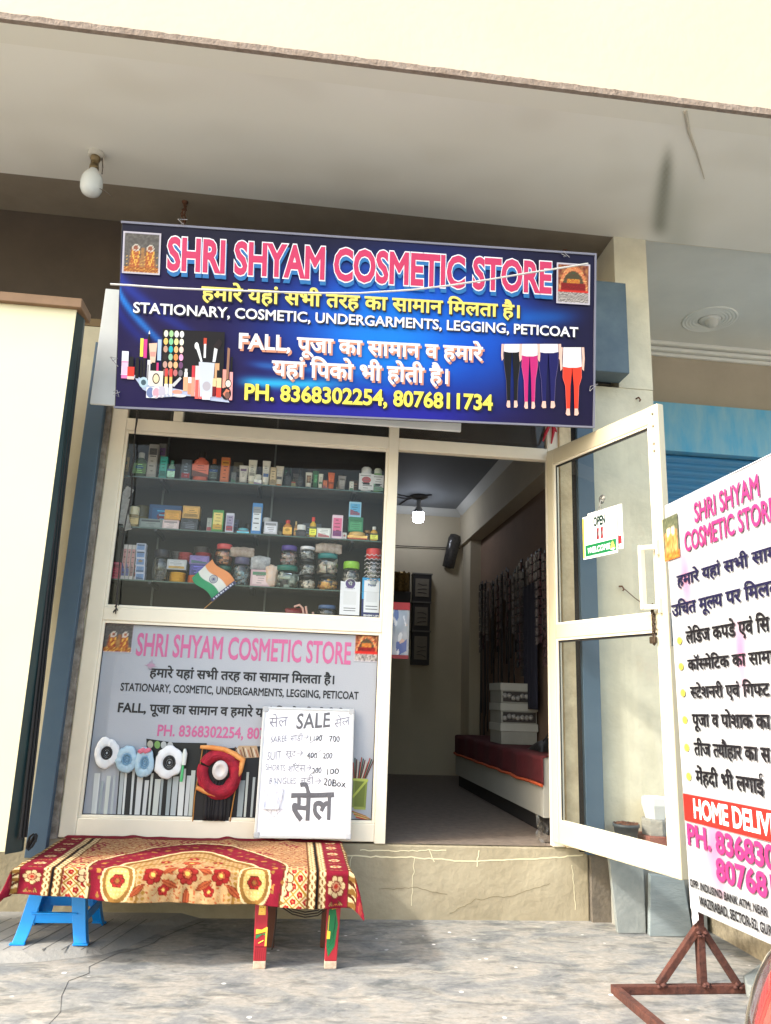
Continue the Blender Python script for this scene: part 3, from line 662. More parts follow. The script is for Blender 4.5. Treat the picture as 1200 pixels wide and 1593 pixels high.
    for k in range(7): rc(300+k*34,570-3*k,322+k*34,582-3*k,(214,212,222))
    return ik
a=on(MS,189,553); b=on(MS,365,553); top=on(MS,262,513)[1]; bot=on(MS,268,623)[1]
kx=(b[0]-a[0])/990; ky=(top-bot)/600
collage(MS,lambda x,y:(a[0]+x*kx,top-y*ky),sg,zt_).obj('make_up_print',pm,sg)
# printed leggings
def leggings(M,P,parent,z):
    ik=Ink(M,z); pg=lambda pts,cc: ik.poly([P(*p) for p in pts],cc)
    skin=(226,184,170); wh=(226,222,228)
    def fig(cx,wd,y0,yk,yw,yl,cc,shirt_to):
        h=wd/2
        for s_ in (-1,1): pg([(cx+s_*h*1.0,y0),(cx+s_*h*1.28,y0),(cx+s_*h*1.34,y0+100),(cx+s_*h*1.25,yw+20),(cx+s_*h*1.05,yw),(cx+s_*h*1.08,y0+90)][::s_],skin)
        for s_ in (-1,1):
            pg([(cx+s_*h*.98,shirt_to-8),(cx+s_*h*1.0,shirt_to+100),(cx+s_*h*.72,yk),(cx+s_*h*.62,yl),(cx+s_*h*.24,yl),(cx+s_*h*.18,yk),(cx+s_*h*.06,shirt_to+70),(cx,shirt_to-8)][::-s_],cc)
            ik.line([P(cx+s_*h*.98,shirt_to),P(cx+s_*h*1.0,shirt_to+100),P(cx+s_*h*.72,yk),P(cx+s_*h*.62,yl)],.002,mixc(cc,(250,220,220),.35))
            pg([(cx+s_*h*.60,yl),(cx+s_*h*.70,yl+45),(cx+s_*h*.55,yl+62),(cx+s_*h*.22,yl+60),(cx+s_*h*.26,yl)][::-s_],skin)
        pg([(cx-h*.95,y0),(cx-h*1.02,shirt_to),(cx-h*.4,shirt_to+10),(cx+h*.5,shirt_to+10),(cx+h*1.02,shirt_to),(cx+h*.95,y0)],wh)
    fig(205,145,830,1150,960,1330,(14,12,18),895); fig(525,175,830,1150,960,1335,(22,20,84),900)
    fig(360,140,830,1150,970,1340,(186,38,112),930); fig(735,165,860,1200,1050,1400,(222,60,40),1030)
    return ik
leggings(MS,lambda x,y:on(MS,760+x/5.688,390+y/5.688),sg,zt_).obj('leggings_print',pm,sg)
for k,(px,py) in enumerate(((182,615),(181,563),(285,350),(879,402),(921,603))):
    q=Vector((*on(MS,px,py),.012)); c=B(MS); random.seed(k)
    c.tube([q+Vector((random.uniform(-.03,.03),random.uniform(-.03,.03),random.uniform(0,.02))) for _ in range(5)],.0022,5); c.obj('wire_tie',plain((150,148,150),.5),sg)

# older blank white board behind the sign
wb=B(); q0=Y(138,629,-.33); q1=Y(159,450,-.33); wb.box((q0.x+.01,-.345,q0.z),(.9,-.325,q1.z))
o=wb.obj('blank_board',mat('weathered_white',(230,232,230),.5,.25,3,rgb2=(170,172,170)),bev=.004); tag(o,'blank white board peeping out on the left behind the blue shop sign','board')
# thin cable sagging across the sign
c=B(); pts=[(172,444),(205,446),(260,450),(330,453),(420,456),(500,458),(560,458),(640,453),(700,446),(760,437),(820,427),(872,419),(915,412)]
c.tube([Y(px,py-2,-.80) for px,py in pts],.0055,6); tag(c.obj('cable',plain((206,204,200),.5)),'thin pale cable sagging across the front of the blue shop sign','cable')

# wire hooks in the ceiling above the sign
for k,(px,py,lab) in enumerate(((288,314,'rusty twisted wire hook in the ceiling above the left half of the blue sign'),(879,390,'small wire hook in the ceiling above the right end of the blue sign'))):
    h=Z(px,py,4.46); t=thing('wire_hook',lab,'hook',h)
    c=B(); c.lathe([(.022,0),(.02,-.008),(.012,-.012)],h,n=12); c.obj('plate',mat('rust',(110,72,48),.9,.6,40,rgb2=(70,44,30)),t)
    c=B(); random.seed(k+3); z=0; base=h
    for j in range(5):
        c.tube([base+Vector((random.uniform(-.02,.02),random.uniform(-.01,.01),-.03*i)) for i in range(8 if k==0 else 3)],.004,5)
    c.obj('twisted_wire',mat('rust',(110,72,48)),t)
# lamp outside
bp=Z(150,238,4.46); lb=thing('light_bulb','unlit white globe bulb hanging from the porch ceiling at upper left','bulb',bp)
c=B(); c.lathe([(.05,0),(.05,-.016),(.042,-.03),(.0,-.032)],bp,n=24); c.obj('ceiling_plate',mat('old_white_plastic',(206,200,186),.5,.3,20),lb,bev=.002)
c=B(); c.lathe([(.030,-.03),(.031,-.05),(.025,-.055),(.025,-.095),(.028,-.095),(.028,-.12),(.022,-.125)],bp,n=20); c.obj('holder',mat('brass_holder',(128,110,78),.4,metal=.5),lb)
c=B(); c.lathe([(.024,-.120),(.031,-.135),(.050,-.16),(.064,-.19),(.067,-.225),(.065,-.26),(.053,-.288),(.030,-.303),(0.0001,-.307)],bp,n=28); c.obj('globe',mat('opal_glass',(222,226,226),.25),lb)
c=B(); c.tube([bp+Vector((.04,0,-.03)),bp+Vector((.052,.0,-.10)),bp+Vector((.05,.01,-.14))],.004,6); c.obj('lead',plain((90,80,70),.6),lb); c=B(); c.tube([bp+Vector((.058,-.02,-.265)),bp+Vector((.11,-.02,-.29)),bp+Vector((.14,-.02,-.315))],.0025,5); c.obj('loose_wire',plain((90,80,70),.6),lb)

# cream sheet-metal leaf of the shop on the left
yl=-.68; lp=thing('metal_door_leaf','tall cream sheet metal door leaf with dark green edge standing at far left','door',(-2.,yl,.46))
q=[Y(119.6,482,yl),Y(7.5,1325,yl)]; xT,zT=q[0].x,q[0].z; xBm,zBm=q[1].x,q[1].z
c=B(); c.prism([(-3.,yl,zBm-.01),(xBm,yl,zBm),(xT,yl,zT),(-3.,yl,zT)],(0,.012,0)); c.obj('sheet',mat('cream_enamel',(214,203,166),.42,.12,1.6,.03,30),lp)
c=B(); c.prism([(xBm+.001,yl+.002,zBm-.012),(xBm+.05,yl+.075,zBm-.012),(xT+.02,yl+.075,zT-.01),(xT+.001,yl+.002,zT-.01)],(0,.028,0)); c.obj('edge_frame',mat('dark_green_paint',(24,52,54),.45,.4,8,rgb2=(16,30,32)),lp)
c=B(); c.box((-3,yl-.03,zT+.001),(xT+.03,yl+.16,zT+.055)); c.obj('top_rail',mat('brown_rail',(132,102,74),.7,.4,10),lp,bev=.004)
# black cables hanging behind the leaf
c=B(); random.seed(9)
for k in range(3):
    c.tube([(xT+.006+(xBm+.040-xT)*t+.007*k+.003*nz(t*9,k),-.640+.02*k,3.0-2.5*t) for t in [i/24 for i in range(25)]],.007,6)
e0=Vector((xBm+.075,-.56,.47)); c.tube([e0+Vector((.02*math.cos(a*2.)*(1+.3*nz(a,1)),.01*a/3,.035*math.sin(a*2.3))) for a in [i*.35 for i in range(18)]],.006,6)
tag(c.obj('hanging_cable',plain((26,24,24),.7)),'bundle of black cables hanging down beside the cream metal door leaf','cable')
# cord in front of the window
c=B(); pts=[(214,640),(213,655),(211,668),(209,690),(209,715),(204,735),(206,745),(204,775),(198,800),(192,832),(187,870),(184,905),(182,935),(180,955)]
c.tube([Y(px,py,-.03) for px,py in pts],[.007,.007,.005,.004,.004,.005,.004,.005,.004,.004,.004,.004,.005,.003],6)
for px,py,s_ in ((180,950,.012),(182,942,.010),(206,740,.008)):
    q=Y(px,py,-.03); c.tube([q+Vector((s_*math.cos(a),0,s_*math.sin(a*1.4))) for a in [i*.5 for i in range(12)]],.003,5)
tag(c.obj('knotted_string',plain((52,48,46),.8)),'dark knotted cord hanging in front of the left edge of the display window','string')
# coiled clip strip hanging inside the left corner of the window
c=B()
for (x,y,a,wd,hh) in ((196,770,.5,12,26),(192,795,.1,12,40),(197,812,-.3,10,26)):
    q=Y(x,y,.03); sx=wd*.002; sz=hh*.002
    c.M=Matrix.Translation(q)@Matrix.Rotation(a,4,'Y'); c.box((-sx,-.004,-sz),(sx,.004,sz))
    for k in range(6): c.box((-sx*1.15,-.007,-sz+k*sz/3),(sx*1.15,-.004,-sz+k*sz/3+.006))
c.M=Matrix.Identity(4); tag(c.obj('hair_clip_card',mat('clip_card',(176,172,166),.5,.5,30,rgb2=(90,86,84)),bev=.001),'grey card of hair clips hanging inside the left corner of the window','accessory')
# red ribbon by the door top
c=B(); 
for pts in ([(858,655),(862,668),(858,690)],[(858,655),(851,670),(845,686)],[(852,660),(860,660),(866,672)]):
    P3=[Y(px,py,-.03) for px,py in pts]; c.tube(P3,[.008,.012,.005],5)
tag(c.obj('ribbon',plain((176,30,46),.7)),'small red ribbon tied at the top right of the doorway','ribbon')
# nails in the pier
for k,(px,py,lab) in enumerate(((990,620,'bent nail in the cream pier just above the open door'),(964,912,'iron hook with a knotted wire in the pier, seen through the upper door pane'))):
    q=Y(px,py,0); c=B(); c.tube([q+Vector((0,.005,0)),q+Vector((.004,-.03,-.004)),q+Vector((.012,-.036,-.022)),q+Vector((.006,-.036,-.034))],.0055,6)
    if k: c.tube([q+Vector((.0,-.02,0)),q+Vector((.09,-.015,-.07)),q+Vector((.17,-.012,-.125))],.003,5)
    tag(c.obj('wall_nail',mat('rust',(110,72,48))),lab,'nail')

# ================================================================== printed panel behind the lower pane
MB_=frame((0,.018,0),(1,0,0),(0,0,1)); vb=thing('printed_panel','grey printed panel with pink shop name filling the lower front window','sign',(-.3,.02,.5))
vin=mat('grey_vinyl',(166,170,178),.42,.18,1.3,.12,200,rgb2=(146,151,160))
c=B(); c.box((XL1+.003,.021,ZPb+.003),(XP0-.003,.028,ZPt-.003)); c.obj('sheet',vin,vb)
def vline(name,s,l,r,m,bold=.02,**k):
    a=on(MB_,l[0],l[1]); b=on(MB_,l[0],l[2]); c_=on(MB_,r[0],r[1]); d_=on(MB_,r[0],r[2])
    return letters(name,MB_,s,(a[0]+b[0])/2,(c_[0]+d_[0])/2,(b[1]+d_[1])/2,(a[1]+c_[1])/2,m,vb,bold,-.0015,**k)
vpink=plain((188,92,138),.45); vblk=plain((20,20,24),.45)
vline('title','SHRI SHYAM COSMETIC STORE',(213,988,1021),(546,998,1031),vpink,.022)
vline('line','हमारे यहां सभी तरह का सामान िमलता है।',(233,1042,1055),(520,1050,1062),vblk,.03)
vline('line','STATIONARY, COSMETIC, UNDERGARMENTS, LEGGING, PETICOAT',(188,1064,1075),(558,1075,1087),vblk,.024)
vline('line','FALL, पूजा का सामान व हमारे यहां िपको भी होती है।',(184,1097,1110),(541,1104,1117),vblk,.03,prefix='FALL, पूजा का सामान व हमारे यहां िपको भी होती है।',head=.65)
vline('line','PH. 8368302254, 8076811734',(246,1126,1143),(479,1137,1153),vpink,.024)
picture('picture',MB_,vb,*pic_rect(MB_,(161,969),(208.6,971),(206,1016),(158,1014)),1,.0005,.008)
picture('picture',MB_,vb,*pic_rect(MB_,(552,984),(590,985),(589,1030),(551,1029)),2,.0005,.008)
# faded make-up print along the foot of the panel
ik=Ink(MB_,.0008); vq=lambda px,py: on(MB_,px,py)
def vp(pts,cc): ik.poly([vq(*p) for p in pts],cc)
vp([(230,1278),(228,1149),(270,1155),(322,1156),(320,1280)],(24,26,28)); vp([(320,1282),(322,1166),(420,1160),(420,1288)],(22,26,34)); vp([(180,1273),(186,1200),(232,1200),(232,1276)],(34,38,42))
for k,(px,cc) in enumerate(((234,(170,166,150)),(245,(110,150,80)),(255,(176,178,176)),(265,(176,176,176)))):
    ik.poly([vq(px+4.6*math.cos(t),1158+6*math.sin(t)+k*.6) for t in [-2*math.pi*j/16 for j in range(16)]],cc)
random.seed(12)
for k in range(27):
    px=148+k*9.4+random.uniform(-2,2); wd=random.choice((2.,3.2,4.5)); tp=1205+random.uniform(-16,10); cc=random.choice(((196,200,200),(170,178,180),(206,210,208),(150,160,162),(190,196,190)))
    if 318<px<372: continue
    ik.poly([vq(px-wd-2,1272+k*.75),vq(px+wd-3,1272+k*.75),vq(px+wd+4,tp),vq(px-wd+4,tp)],cc)
vp([(366,1168),(372,1160),(383,1160),(400,1160),(404,1178),(368,1180)],(176,150,120)); 
for k in range(9): ik.line([vq(366+k*4,1162+k%3*2),vq(370+k*4,1178)],.006,((90,60,40),(206,196,180),(150,90,70))[k%3])
ik.obj('faded_print',printmat('panel_print',.4,.4),vb); ik=Ink(MB_,.0010)
vp([(548,1256),(550,1210),(572,1213),(569,1258)],(126,138,66)); vp([(551,1254),(553,1215),(569,1217),(566,1255)],(104,116,50))
ik.line([vq(549,1240),vq(571,1214)],.012,(170,180,80)); ik.line([vq(549,1212),vq(573,1214)],.014,(176,186,90)); ik.line([vq(551,1257),vq(569,1258)],.012,(150,160,80))
for k in range(13): ik.line([vq(551+k*1.5,1211),vq(550+k*2.6,1186-(k*7)%9)],.006,((150,60,40),(40,70,50),(90,40,30),(190,180,160),(60,60,70))[k%5])
for k in range(7): ik.line([vq(548+k,1262+k*1.5),vq(570+k*2,1270+k*1.4)],.007,((170,70,50),(120,150,70),(206,150,110))[k%3])
ik.obj('pencil_pot_print',printmat('panel_print',.4,.4),vb)
def pinkspot(px,py,r_):
    i2=Ink(MB_,.0004); q=vq(px,py)
    for k in range(9): i2.poly([(q[0]+r_*(.25+.75*abs(nz(t*3,k)))*math.cos(t)*(1+.1*k)/1.6,q[1]+r_*(.25+.75*abs(nz(t*3,k+5)))*math.sin(t)*(1.-.1*k)) for t in [2*math.pi*j/26 for j in range(26)]],mixc((150,154,162),(190,110,150),.08+.05*k))
    return i2
pinkspot(235,1035,.06).obj('pink_smudge',printmat('panel_print',.4,.4),vb)

# goods hanging on the panel's face : paper wrapped rolls
def roll(px,py,rx,ry,paper,core,label,seed,dark=True):
    q=Y(px,py,-.012); sx=rx*.00395; sz=ry*.0041; t=thing('ribbon_roll',label,'ribbon roll',q,'paper wrapped ribbon rolls on the lower window'); random.seed(seed)
    M=Matrix.Translation(q)@Matrix.Rotation(R(90),4,'X'); c=B(M)
    n=40; prof=[(0.0,.004),(.3,.005),(.42,.008),(.5,.012),(.62,.013),(.78,.011),(.92,.009),(1.,.004)]; vs=[]
    for r_,z in prof:
        for k in range(n):
            a=2*math.pi*k/n; wv=1+.16*r_*nz(math.cos(a)*1.3+seed,math.sin(a)*1.3)+.07*r_*nz(math.cos(a)*4,math.sin(a)*4,seed); vs.append((sx*r_*wv*math.cos(a),sz*r_*wv*math.sin(a),z*(1+.5*nz(math.cos(a)*3,math.sin(a)*3,seed+2))))
    c.add(vs,[(i*n+k,i*n+(k+1)%n,(i+1)*n+(k+1)%n,(i+1)*n+k) for i in range(len(prof)-1) for k in range(n)],True); c.obj('wrapper',paper,t,solid=.003)
    c=B(M)
    for r_,w2,z in ((.40,.05,.013),(.27,.03,.010),(.14,.04,.010)):
        c.tube([(sx*r_*math.cos(a)+.06*sx,sz*r_*.95*math.sin(a),z) for a in [2*math.pi*k/26 for k in range(27)]],w2*sx*1.6,6,False)
    c.obj('core',core,t)
    return t
pap=mat('white_paper',(226,228,230),.6,.15,12,.2,40); pblue=mat('pale_blue_plastic',(150,184,204),.3,.4,14,.2,30,rgb2=(206,220,226)); dkc=plain((30,30,34),.5); blc=plain((110,150,178),.4)
roll(166,1171,17,20,pap,dkc,'leftmost white paper wrapped roll with a small black core',1)
roll(197,1181,15,18,pblue,blc,'pale blue wrapped roll touching the leftmost white roll',2)
roll(225,1186,14,20,pblue,blc,'pale blue wrapped roll with pink paper on its top edge',3)
roll(263,1186,19,22,pap,dkc,'largest white paper wrapped roll with a bold black core',4)
c=B(); 
for k in range(4): q=Y(219+k*4,1169-(k%2)*2,-.03); c.lathe([(.001,-.012),(.014,-.004),(.012,.008),(.002,.014)],q,n=8,sx=1.2,sy=.6)
tag(c.obj('paper_scrap',plain((206,110,130),.7)),'crumpled pink paper scrap on top of a pale blue roll','paper')
# red scarf wound round a white reel
sc_t=thing('scarf','red scarf with an orange border wound in a ring round a white reel','scarf',Y(343,1200,-.02))
def ring(a,px,py,rx,ry,tw): q=Y(px+rx*math.cos(a),py+ry*math.sin(a),-.03); return q
c=B()
for k in range(9):
    f_=.66+.058*k; pts=[]
    for j in range(31):
        a=R(-150)+R(352)*j/30; pts.append(Y(341+29*f_*math.cos(a)+2*nz(a*2,k),1201+36*f_*math.sin(a)*(1 if math.sin(a)>0 else .82)+2*nz(a*2,k+4.),-.02-.02*math.sin(math.pi*k/8)))
    c.tube(pts,[.006+.005*math.sin(math.pi*j/30)**.5 for j in range(31)],7)
c.obj('folds',mat('red_cloth',(166,22,48),.85,.6,20,.6,50,rgb2=(90,10,28)),sc_t)
c=B(); c.tube([Y(px,py,-.03) for px,py in ((312,1162),(330,1163),(350,1166),(366,1174),(378,1182),(374,1200),(366,1216))],[.010,.014,.014,.016,.018,.014,.008],7); c.tube([Y(px,py,-.03) for px,py in ((306,1225),(320,1232),(335,1237),(352,1234))],.012,7)
c.obj('border',mat('orange_border',(206,120,52),.7,.4,30,rgb2=(226,190,120)),sc_t)
c=B(Matrix.Translation(Y(343,1198,-.03))@Matrix.Rotation(R(90),4,'X')); c.lathe([(.0001,.014),(.020,.014),(.023,.018),(.034,.018),(.037,.014),(.042,.016),(.044,.006)],n=28,sy=1.2); c.obj('reel',mat('reel_white',(206,200,198),.4,.3,20),sc_t)
# black pleated cloth hanging under the scarf
bc=thing('black_cloth','black pleated cloth in a thin gold edged card hanging below the red scarf','cloth',Y(335,1274,-.01))
c=B(); qa=Y(306,1168,-.004); qb=Y(356,1280,-.004); c.box((Y(301,1280).x,-.006,qb.z),(Y(356,1280).x,-.0,Y(340,1175).z)); c.obj('card',plain((18,16,18),.6),bc)
c=B(); xa,xb=Y(318,1250).x,Y(352,1250).x; za,zb_=Y(335,1276).z,Y(335,1215).z
c.grid(64,6,lambda i,j:(xa+(xb-xa)*i+(.01*(1-j))*math.sin(i*9),-.014-.008*abs(math.sin(i*math.pi*7)),za+(zb_-za)*j)); c.obj('pleats',mat('black_cloth',(26,24,28),.8,.3,40),bc,solid=.002)
c=B(); c.tube([Y(px,py,-.009) for px,py in ((316,1162),(310,1200),(303,1240),(300,1278))],.004,6); c.tube([Y(px,py,-.009) for px,py in ((372,1200),(366,1230),(358,1278))],.004,6); c.obj('gold_edge',mat('gold_cord',(170,120,60),.5,metal=.3),bc)
# green brush beside it
gb=thing('hair_brush','small green handled brush hanging between the large white roll and the red scarf','brush',Y(283,1200,-.01))
c=B(); c.tube([Y(285,1172,-.02),Y(285,1192,-.02),Y(283,1210,-.02),Y(282,1216,-.02)],[.004,.006,.009,.008],8); c.obj('handle',plain((70,176,110),.4),gb)
c=B(); c.tube([Y(288,1165,-.02),Y(288,1172,-.02),Y(286,1190,-.02)],[.006,.014,.012],10); c.obj('head',plain((206,212,208),.5),gb)

# ================================================================== bench in front of the window
zt2=.405; plank=B(); plank.box((-1.16,-.79,zt2-.03),(.30,-.03,zt2-.004)); tag(plank.obj('wooden_plank',mat('rough_wood',(110,78,52),.8,.5,6,.2,40,stretch=(1,8,8)),bev=.004),'wooden plank under the patterned cloth, resting on a blue stool and a low table','plank')
CX0,CX1,CY0,CY1=-1.165,.305,-.025,-.80       # edges of the plank the cloth falls over
OL,OR_,OF=.13,.14,.15
W0=CX1-CX0; D0=CY0-CY1
CW=OL+W0+OR_; CD=D0+OF
maroon=(122,24,42); creamc=(180,148,108); gold=(136,98,48); redc=(146,36,36); brown=(86,44,26); black=(24,18,18); rust=(158,78,46); pale=(214,190,144)
def flower(c,x,y,cx,cy,r,n,pet,edge,core,rot=0.):
    dx,dy=x-cx,y-cy; d=math.hypot(dx,dy)
    if d>r*1.02: return c
    t=math.atan2(dy,dx)+rot; k=.80+.20*abs(math.cos(n*t/2))
    q=d/(r*k)
    if q>1: return c
    if q>.88: return edge
    if q<.22: return core
    if .40<q<.50 or (q>.5 and abs(math.sin(n*t/2))>.975): return edge
    return mixc(pet,core,.35*(q<.45))
def leaf(c,x,y,cx,cy,l,w_,rot,cc,edge):
    dx,dy=x-cx,y-cy; a=dx*math.cos(rot)+dy*math.sin(rot); b=-dx*math.sin(rot)+dy*math.cos(rot)
    q=abs(b)/(w_*max(1e-4,1-(a/l)**2)) if abs(a)<l else 9
    if q<.75: return mixc(cc,edge,.7 if abs(b)<.0022 else 0)
    return edge if q<1 else c
def cloth_c(a,b):
    """a: along the bench from the left hem, b: from the back hem to the front hem (metres)"""
    L=min(a,CW-a); x=a-CW/2; yv=b-(D0+OF)                  # yv: 0 at the front hem, negative towards the wall
    h=nz(a*40,b*40); g=nz(a*90,b*90,3.)
    c=creamc
    # field of close leaf rows
    s1=math.sin((a+.012*math.sin(b*60))*2*math.pi/.034); s2=math.sin((b+.3*a)*2*math.pi/.026+math.sin(a*60))
    c=mixc(c,(150,98,50),.75*sst(-.2,.6,s1*s2+.5*h))
    if s2>.45 and s1>-.4: c=mixc(c,(120,54,30),.8)
    if g>.28: c=mixc(c,(132,30,36),.85)
    if nz(a*7,b*9,5.)>.28 and s1>.1: c=mixc(c,maroon,.8)
    # ogee medallion
    e=math.hypot(x/.315,(yv+.02)/.50); wave=.06*math.cos(6*math.atan2(yv+.02,x)); e+=wave
    if e<1.44 and yv<.2:
        c=maroon
        if abs(e-1.42)<.016: c=pale
        if abs(e-1.385)<.010: c=brown
        if abs(e-1.21)<.07 and (math.sin(x*52)*math.sin(yv*60))>.72: c=(176,120,60)
        if e>1.03 and (math.sin(x*70)*math.sin(yv*80))>.82: c=gold
    if e<1.0:
        c=pale if e>.955 else (gold if e>.90 else (brown if e>.885 else mixc((190,158,116),(164,128,84),.5+.8*h)))
        if .60<e<.885 and (math.sin(a*2*math.pi/.022)+math.sin(b*2*math.pi/.022))>.35: c=(150,112,50)
        if e<.60 and g>.30: c=(160,84,50)
        if abs(e-.72)<.018: c=gold
    # corner scrolls, gold ovals with seeds
    for cx in (-.30,.30):
        q=math.hypot((x-cx)/.075,(yv+.09)/.11)
        if q<1: c=pale if q>.88 else (gold if q>.68 else mixc((206,170,104),brown,.0))
        if q<.62 and (math.sin((x+yv)*190)*math.sin((x-yv)*190))>.35: c=(226,200,130)
        c=flower(c,x,yv,cx,-.09,.034,6,redc,brown,gold)
    # flowers of the medallion
    for cx,cy,r,n,p in ((0,-.12,.050,8,(150,44,40)),(-.15,-.115,.044,6,(142,34,34)),(.15,-.115,.044,6,(142,34,34)),(-.10,-.05,.026,5,(150,36,36)),(.10,-.05,.026,5,(150,36,36)),(0,-.27,.045,8,(180,80,50)),(-.09,-.19,.024,5,redc),(.09,-.19,.024,5,redc),(-.12,-.29,.026,5,redc),(.12,-.29,.026,5,redc),(0,-.37,.03,6,redc)):
        c=flower(c,x,yv,cx,cy,r,n,p,(110,30,22),(226,190,96),.3)
    if e<.88:
        for cx,cy,ro in ((-.075,-.14,2.6),(.075,-.14,.5),(-.075,-.075,3.6),(.075,-.075,-.5),(0,-.19,1.57),(0,-.02,1.57),(-.21,-.05,2.4),(.21,-.05,.7)): c=leaf(c,x,yv,cx,cy,.042,.016,ro,rust,(110,40,24))
    # lattice blocks beside the black lines
    if .335<L<.50 and yv>-.24 and e>1.44:
        c=pale; u=(L-.335)/.058+(yv)/.058; v=(L-.335)/.058-(yv)/.058
        if min(abs(u-round(u)),abs(v-round(v)))<.08: c=(150,114,40)
        fu=round(u-.5)+.5; fv=round(v-.5)+.5; lx=(fu+fv)*.029+.335; ly=(fu-fv)*.029
        c=flower(c,L,yv,lx,ly,.014,5,(150,24,32),(150,24,32),(206,140,80))
        c=flower(c,L,yv,.445,-.10,.058,7,(206,180,138),(96,40,30),(170,54,42))
        if abs(yv+.24)<.006: c=brown
        if abs(L-.50)<.006: c=brown
    # long borders
    if L<.325:
        c=maroon
        if .095<L<.140: c=mixc(pale,gold,sst(-.1,.3,math.sin(b*2*math.pi/.05)+h))
        if .095<L<.140 and math.sin(b*2*math.pi/.05+L*80)>.6: c=brown
        if abs(L-.1425)<.003 or abs(L-.095)<.003: c=brown
        if L<.095 and flower((0,0,0),L,(b%.12)-.06,.05,0,.026,6,(1,1,1),(1,1,1),(1,1,1))!=(0,0,0): c=(150,60,54)
        if .145<L<.250:
            k=round((yv+.085)/.15); cy=k*.15-.085; big=(k==0)
            c=flower(c,L,yv,.198,cy,.046 if big else .032,7,(206,180,134),(110,44,34),(166,52,40),.4)
            for s_ in (-1,1): c=leaf(c,L,yv,.198+.024*s_,cy+.075,.024,.009,1.1*s_,(160,126,78),brown)
            c=flower(c,L,yv,.198,cy+.075,.012,5,(176,96,56),brown,gold)
        for l0,tw in ((.262,0),(.308,1.5)):
            q=abs(L-l0-.010*math.sin(b*2*math.pi/.062+tw)); q2=abs(L-l0+.010*math.sin(b*2*math.pi/.062+tw))
            if abs(L-l0)<.018: c=mixc(gold,brown,.35)
            if min(q,q2)<.005: c=pale
        if .278<L<.293: c=black
    elif abs(L-.328)<.004: c=brown
    # back edge
    if b<.075: c=maroon
    elif b<.083: c=brown
    w2=nz(a*260,b*260,9.)
    return mixc(c,tuple(v*.82 for v in c),.5+.5*w2)
random.seed(4)
def cloth_pos(a,b):
    x=CX0-OL+a; dl=max(0.,OL-a); dr=max(0.,a-(OL+W0)); df=max(0.,b-D0); y=CY0-b
    z=zt2+.006+.004*nz(x*5,y*6)+.0022*nz(x*17,y*19)+.004*max(0,nz(x*3+y*9,x*1.5-y*2,6.))
    z+=.010*math.exp(-((x+.30+.25*(y+.1))/.035)**2)*sst(-.34,-.1,y)+.008*math.exp(-((x-.02-.5*(y+.1))/.03)**2)*sst(-.5,-.1,y)+.007*math.exp(-((x+.75+.4*(y+.2))/.04)**2)*sst(-.6,-.2,y)+.012*math.exp(-(((x+.10)/.05)**2+((y+.06)/.05)**2))
    x2=x; y2=y; r=.018
    def fold(d):
        if d<=0: return 0.,0.
        if d<r*1.57: t=d/r; return r*math.sin(t), r*(1-math.cos(t))
        return r+.10*(d-r*1.57), r+(d-r*1.57)*.99
    ox,dzx=fold(dl if dl>0 else dr); oy,dzy=fold(df)
    if dl>0: x2=CX0-ox
    if dr>0: x2=CX1+ox
    if df>0: y2=CY1-oy
    if (dl>0 or dr>0) and df>0:
        d=max(dl,dr); m=math.hypot(d,df); z-=max(dzx,dzy)+.42*min(dzx,dzy); 
        s_=-1 if dl>0 else 1; x2+=s_*.30*min(d,df); y2-=.10*min(d,df)
    else: z-=dzx+dzy
    if df>0:
        k=min(1,df/.10); y2+=-.018*k*(math.sin(x*8.3+1.)+.6*math.sin(x*17.)+.4*nz(x*20,2.))+.004*k*nz(x*26,z*9); z+=.012*k*nz(x*3.1,2.)
        z+=.030*(1-sst(-1.2,-.3,x))*k-.012*sst(-.3,.3,x)*k
    if dr>0 or dl>0:
        k=min(1,max(dl,dr)/.10); x2+=.012*k*math.sin(y*13.)
    return Vector((x2,y2,z))
nx,ny=int(CW/.0042),int(CD/.0042); me=bpy.data.meshes.new('tablecloth'); vs=[]; cs=[]
org=Vector((-.43,-.4,.3))
for j in range(ny+1):
    for i in range(nx+1):
        a=CW*i/nx; b=CD*j/ny; vs.append(cloth_pos(a,b)-org); cs+=[*lin(cloth_c(a,b)),1.]
me.from_pydata(vs,[],[(j*(nx+1)+i,(j+1)*(nx+1)+i,(j+1)*(nx+1)+i+1,j*(nx+1)+i+1) for j in range(ny) for i in range(nx)])
aa=me.color_attributes.new('Col','FLOAT_COLOR','POINT'); aa.data.foreach_set('color',cs); me.polygons.foreach_set('use_smooth',[True]*len(me.polygons)); me.materials.append(printmat('cotton_print',.9,.1,.35))
o=bpy.data.objects.new('tablecloth',me); col.objects.link(o); o.location=org; sm_=o.modifiers.new('solid','SOLIDIFY'); sm_.thickness=.002
tag(o,'maroon and cream floral printed cotton cloth spread over the low bench','tablecloth')

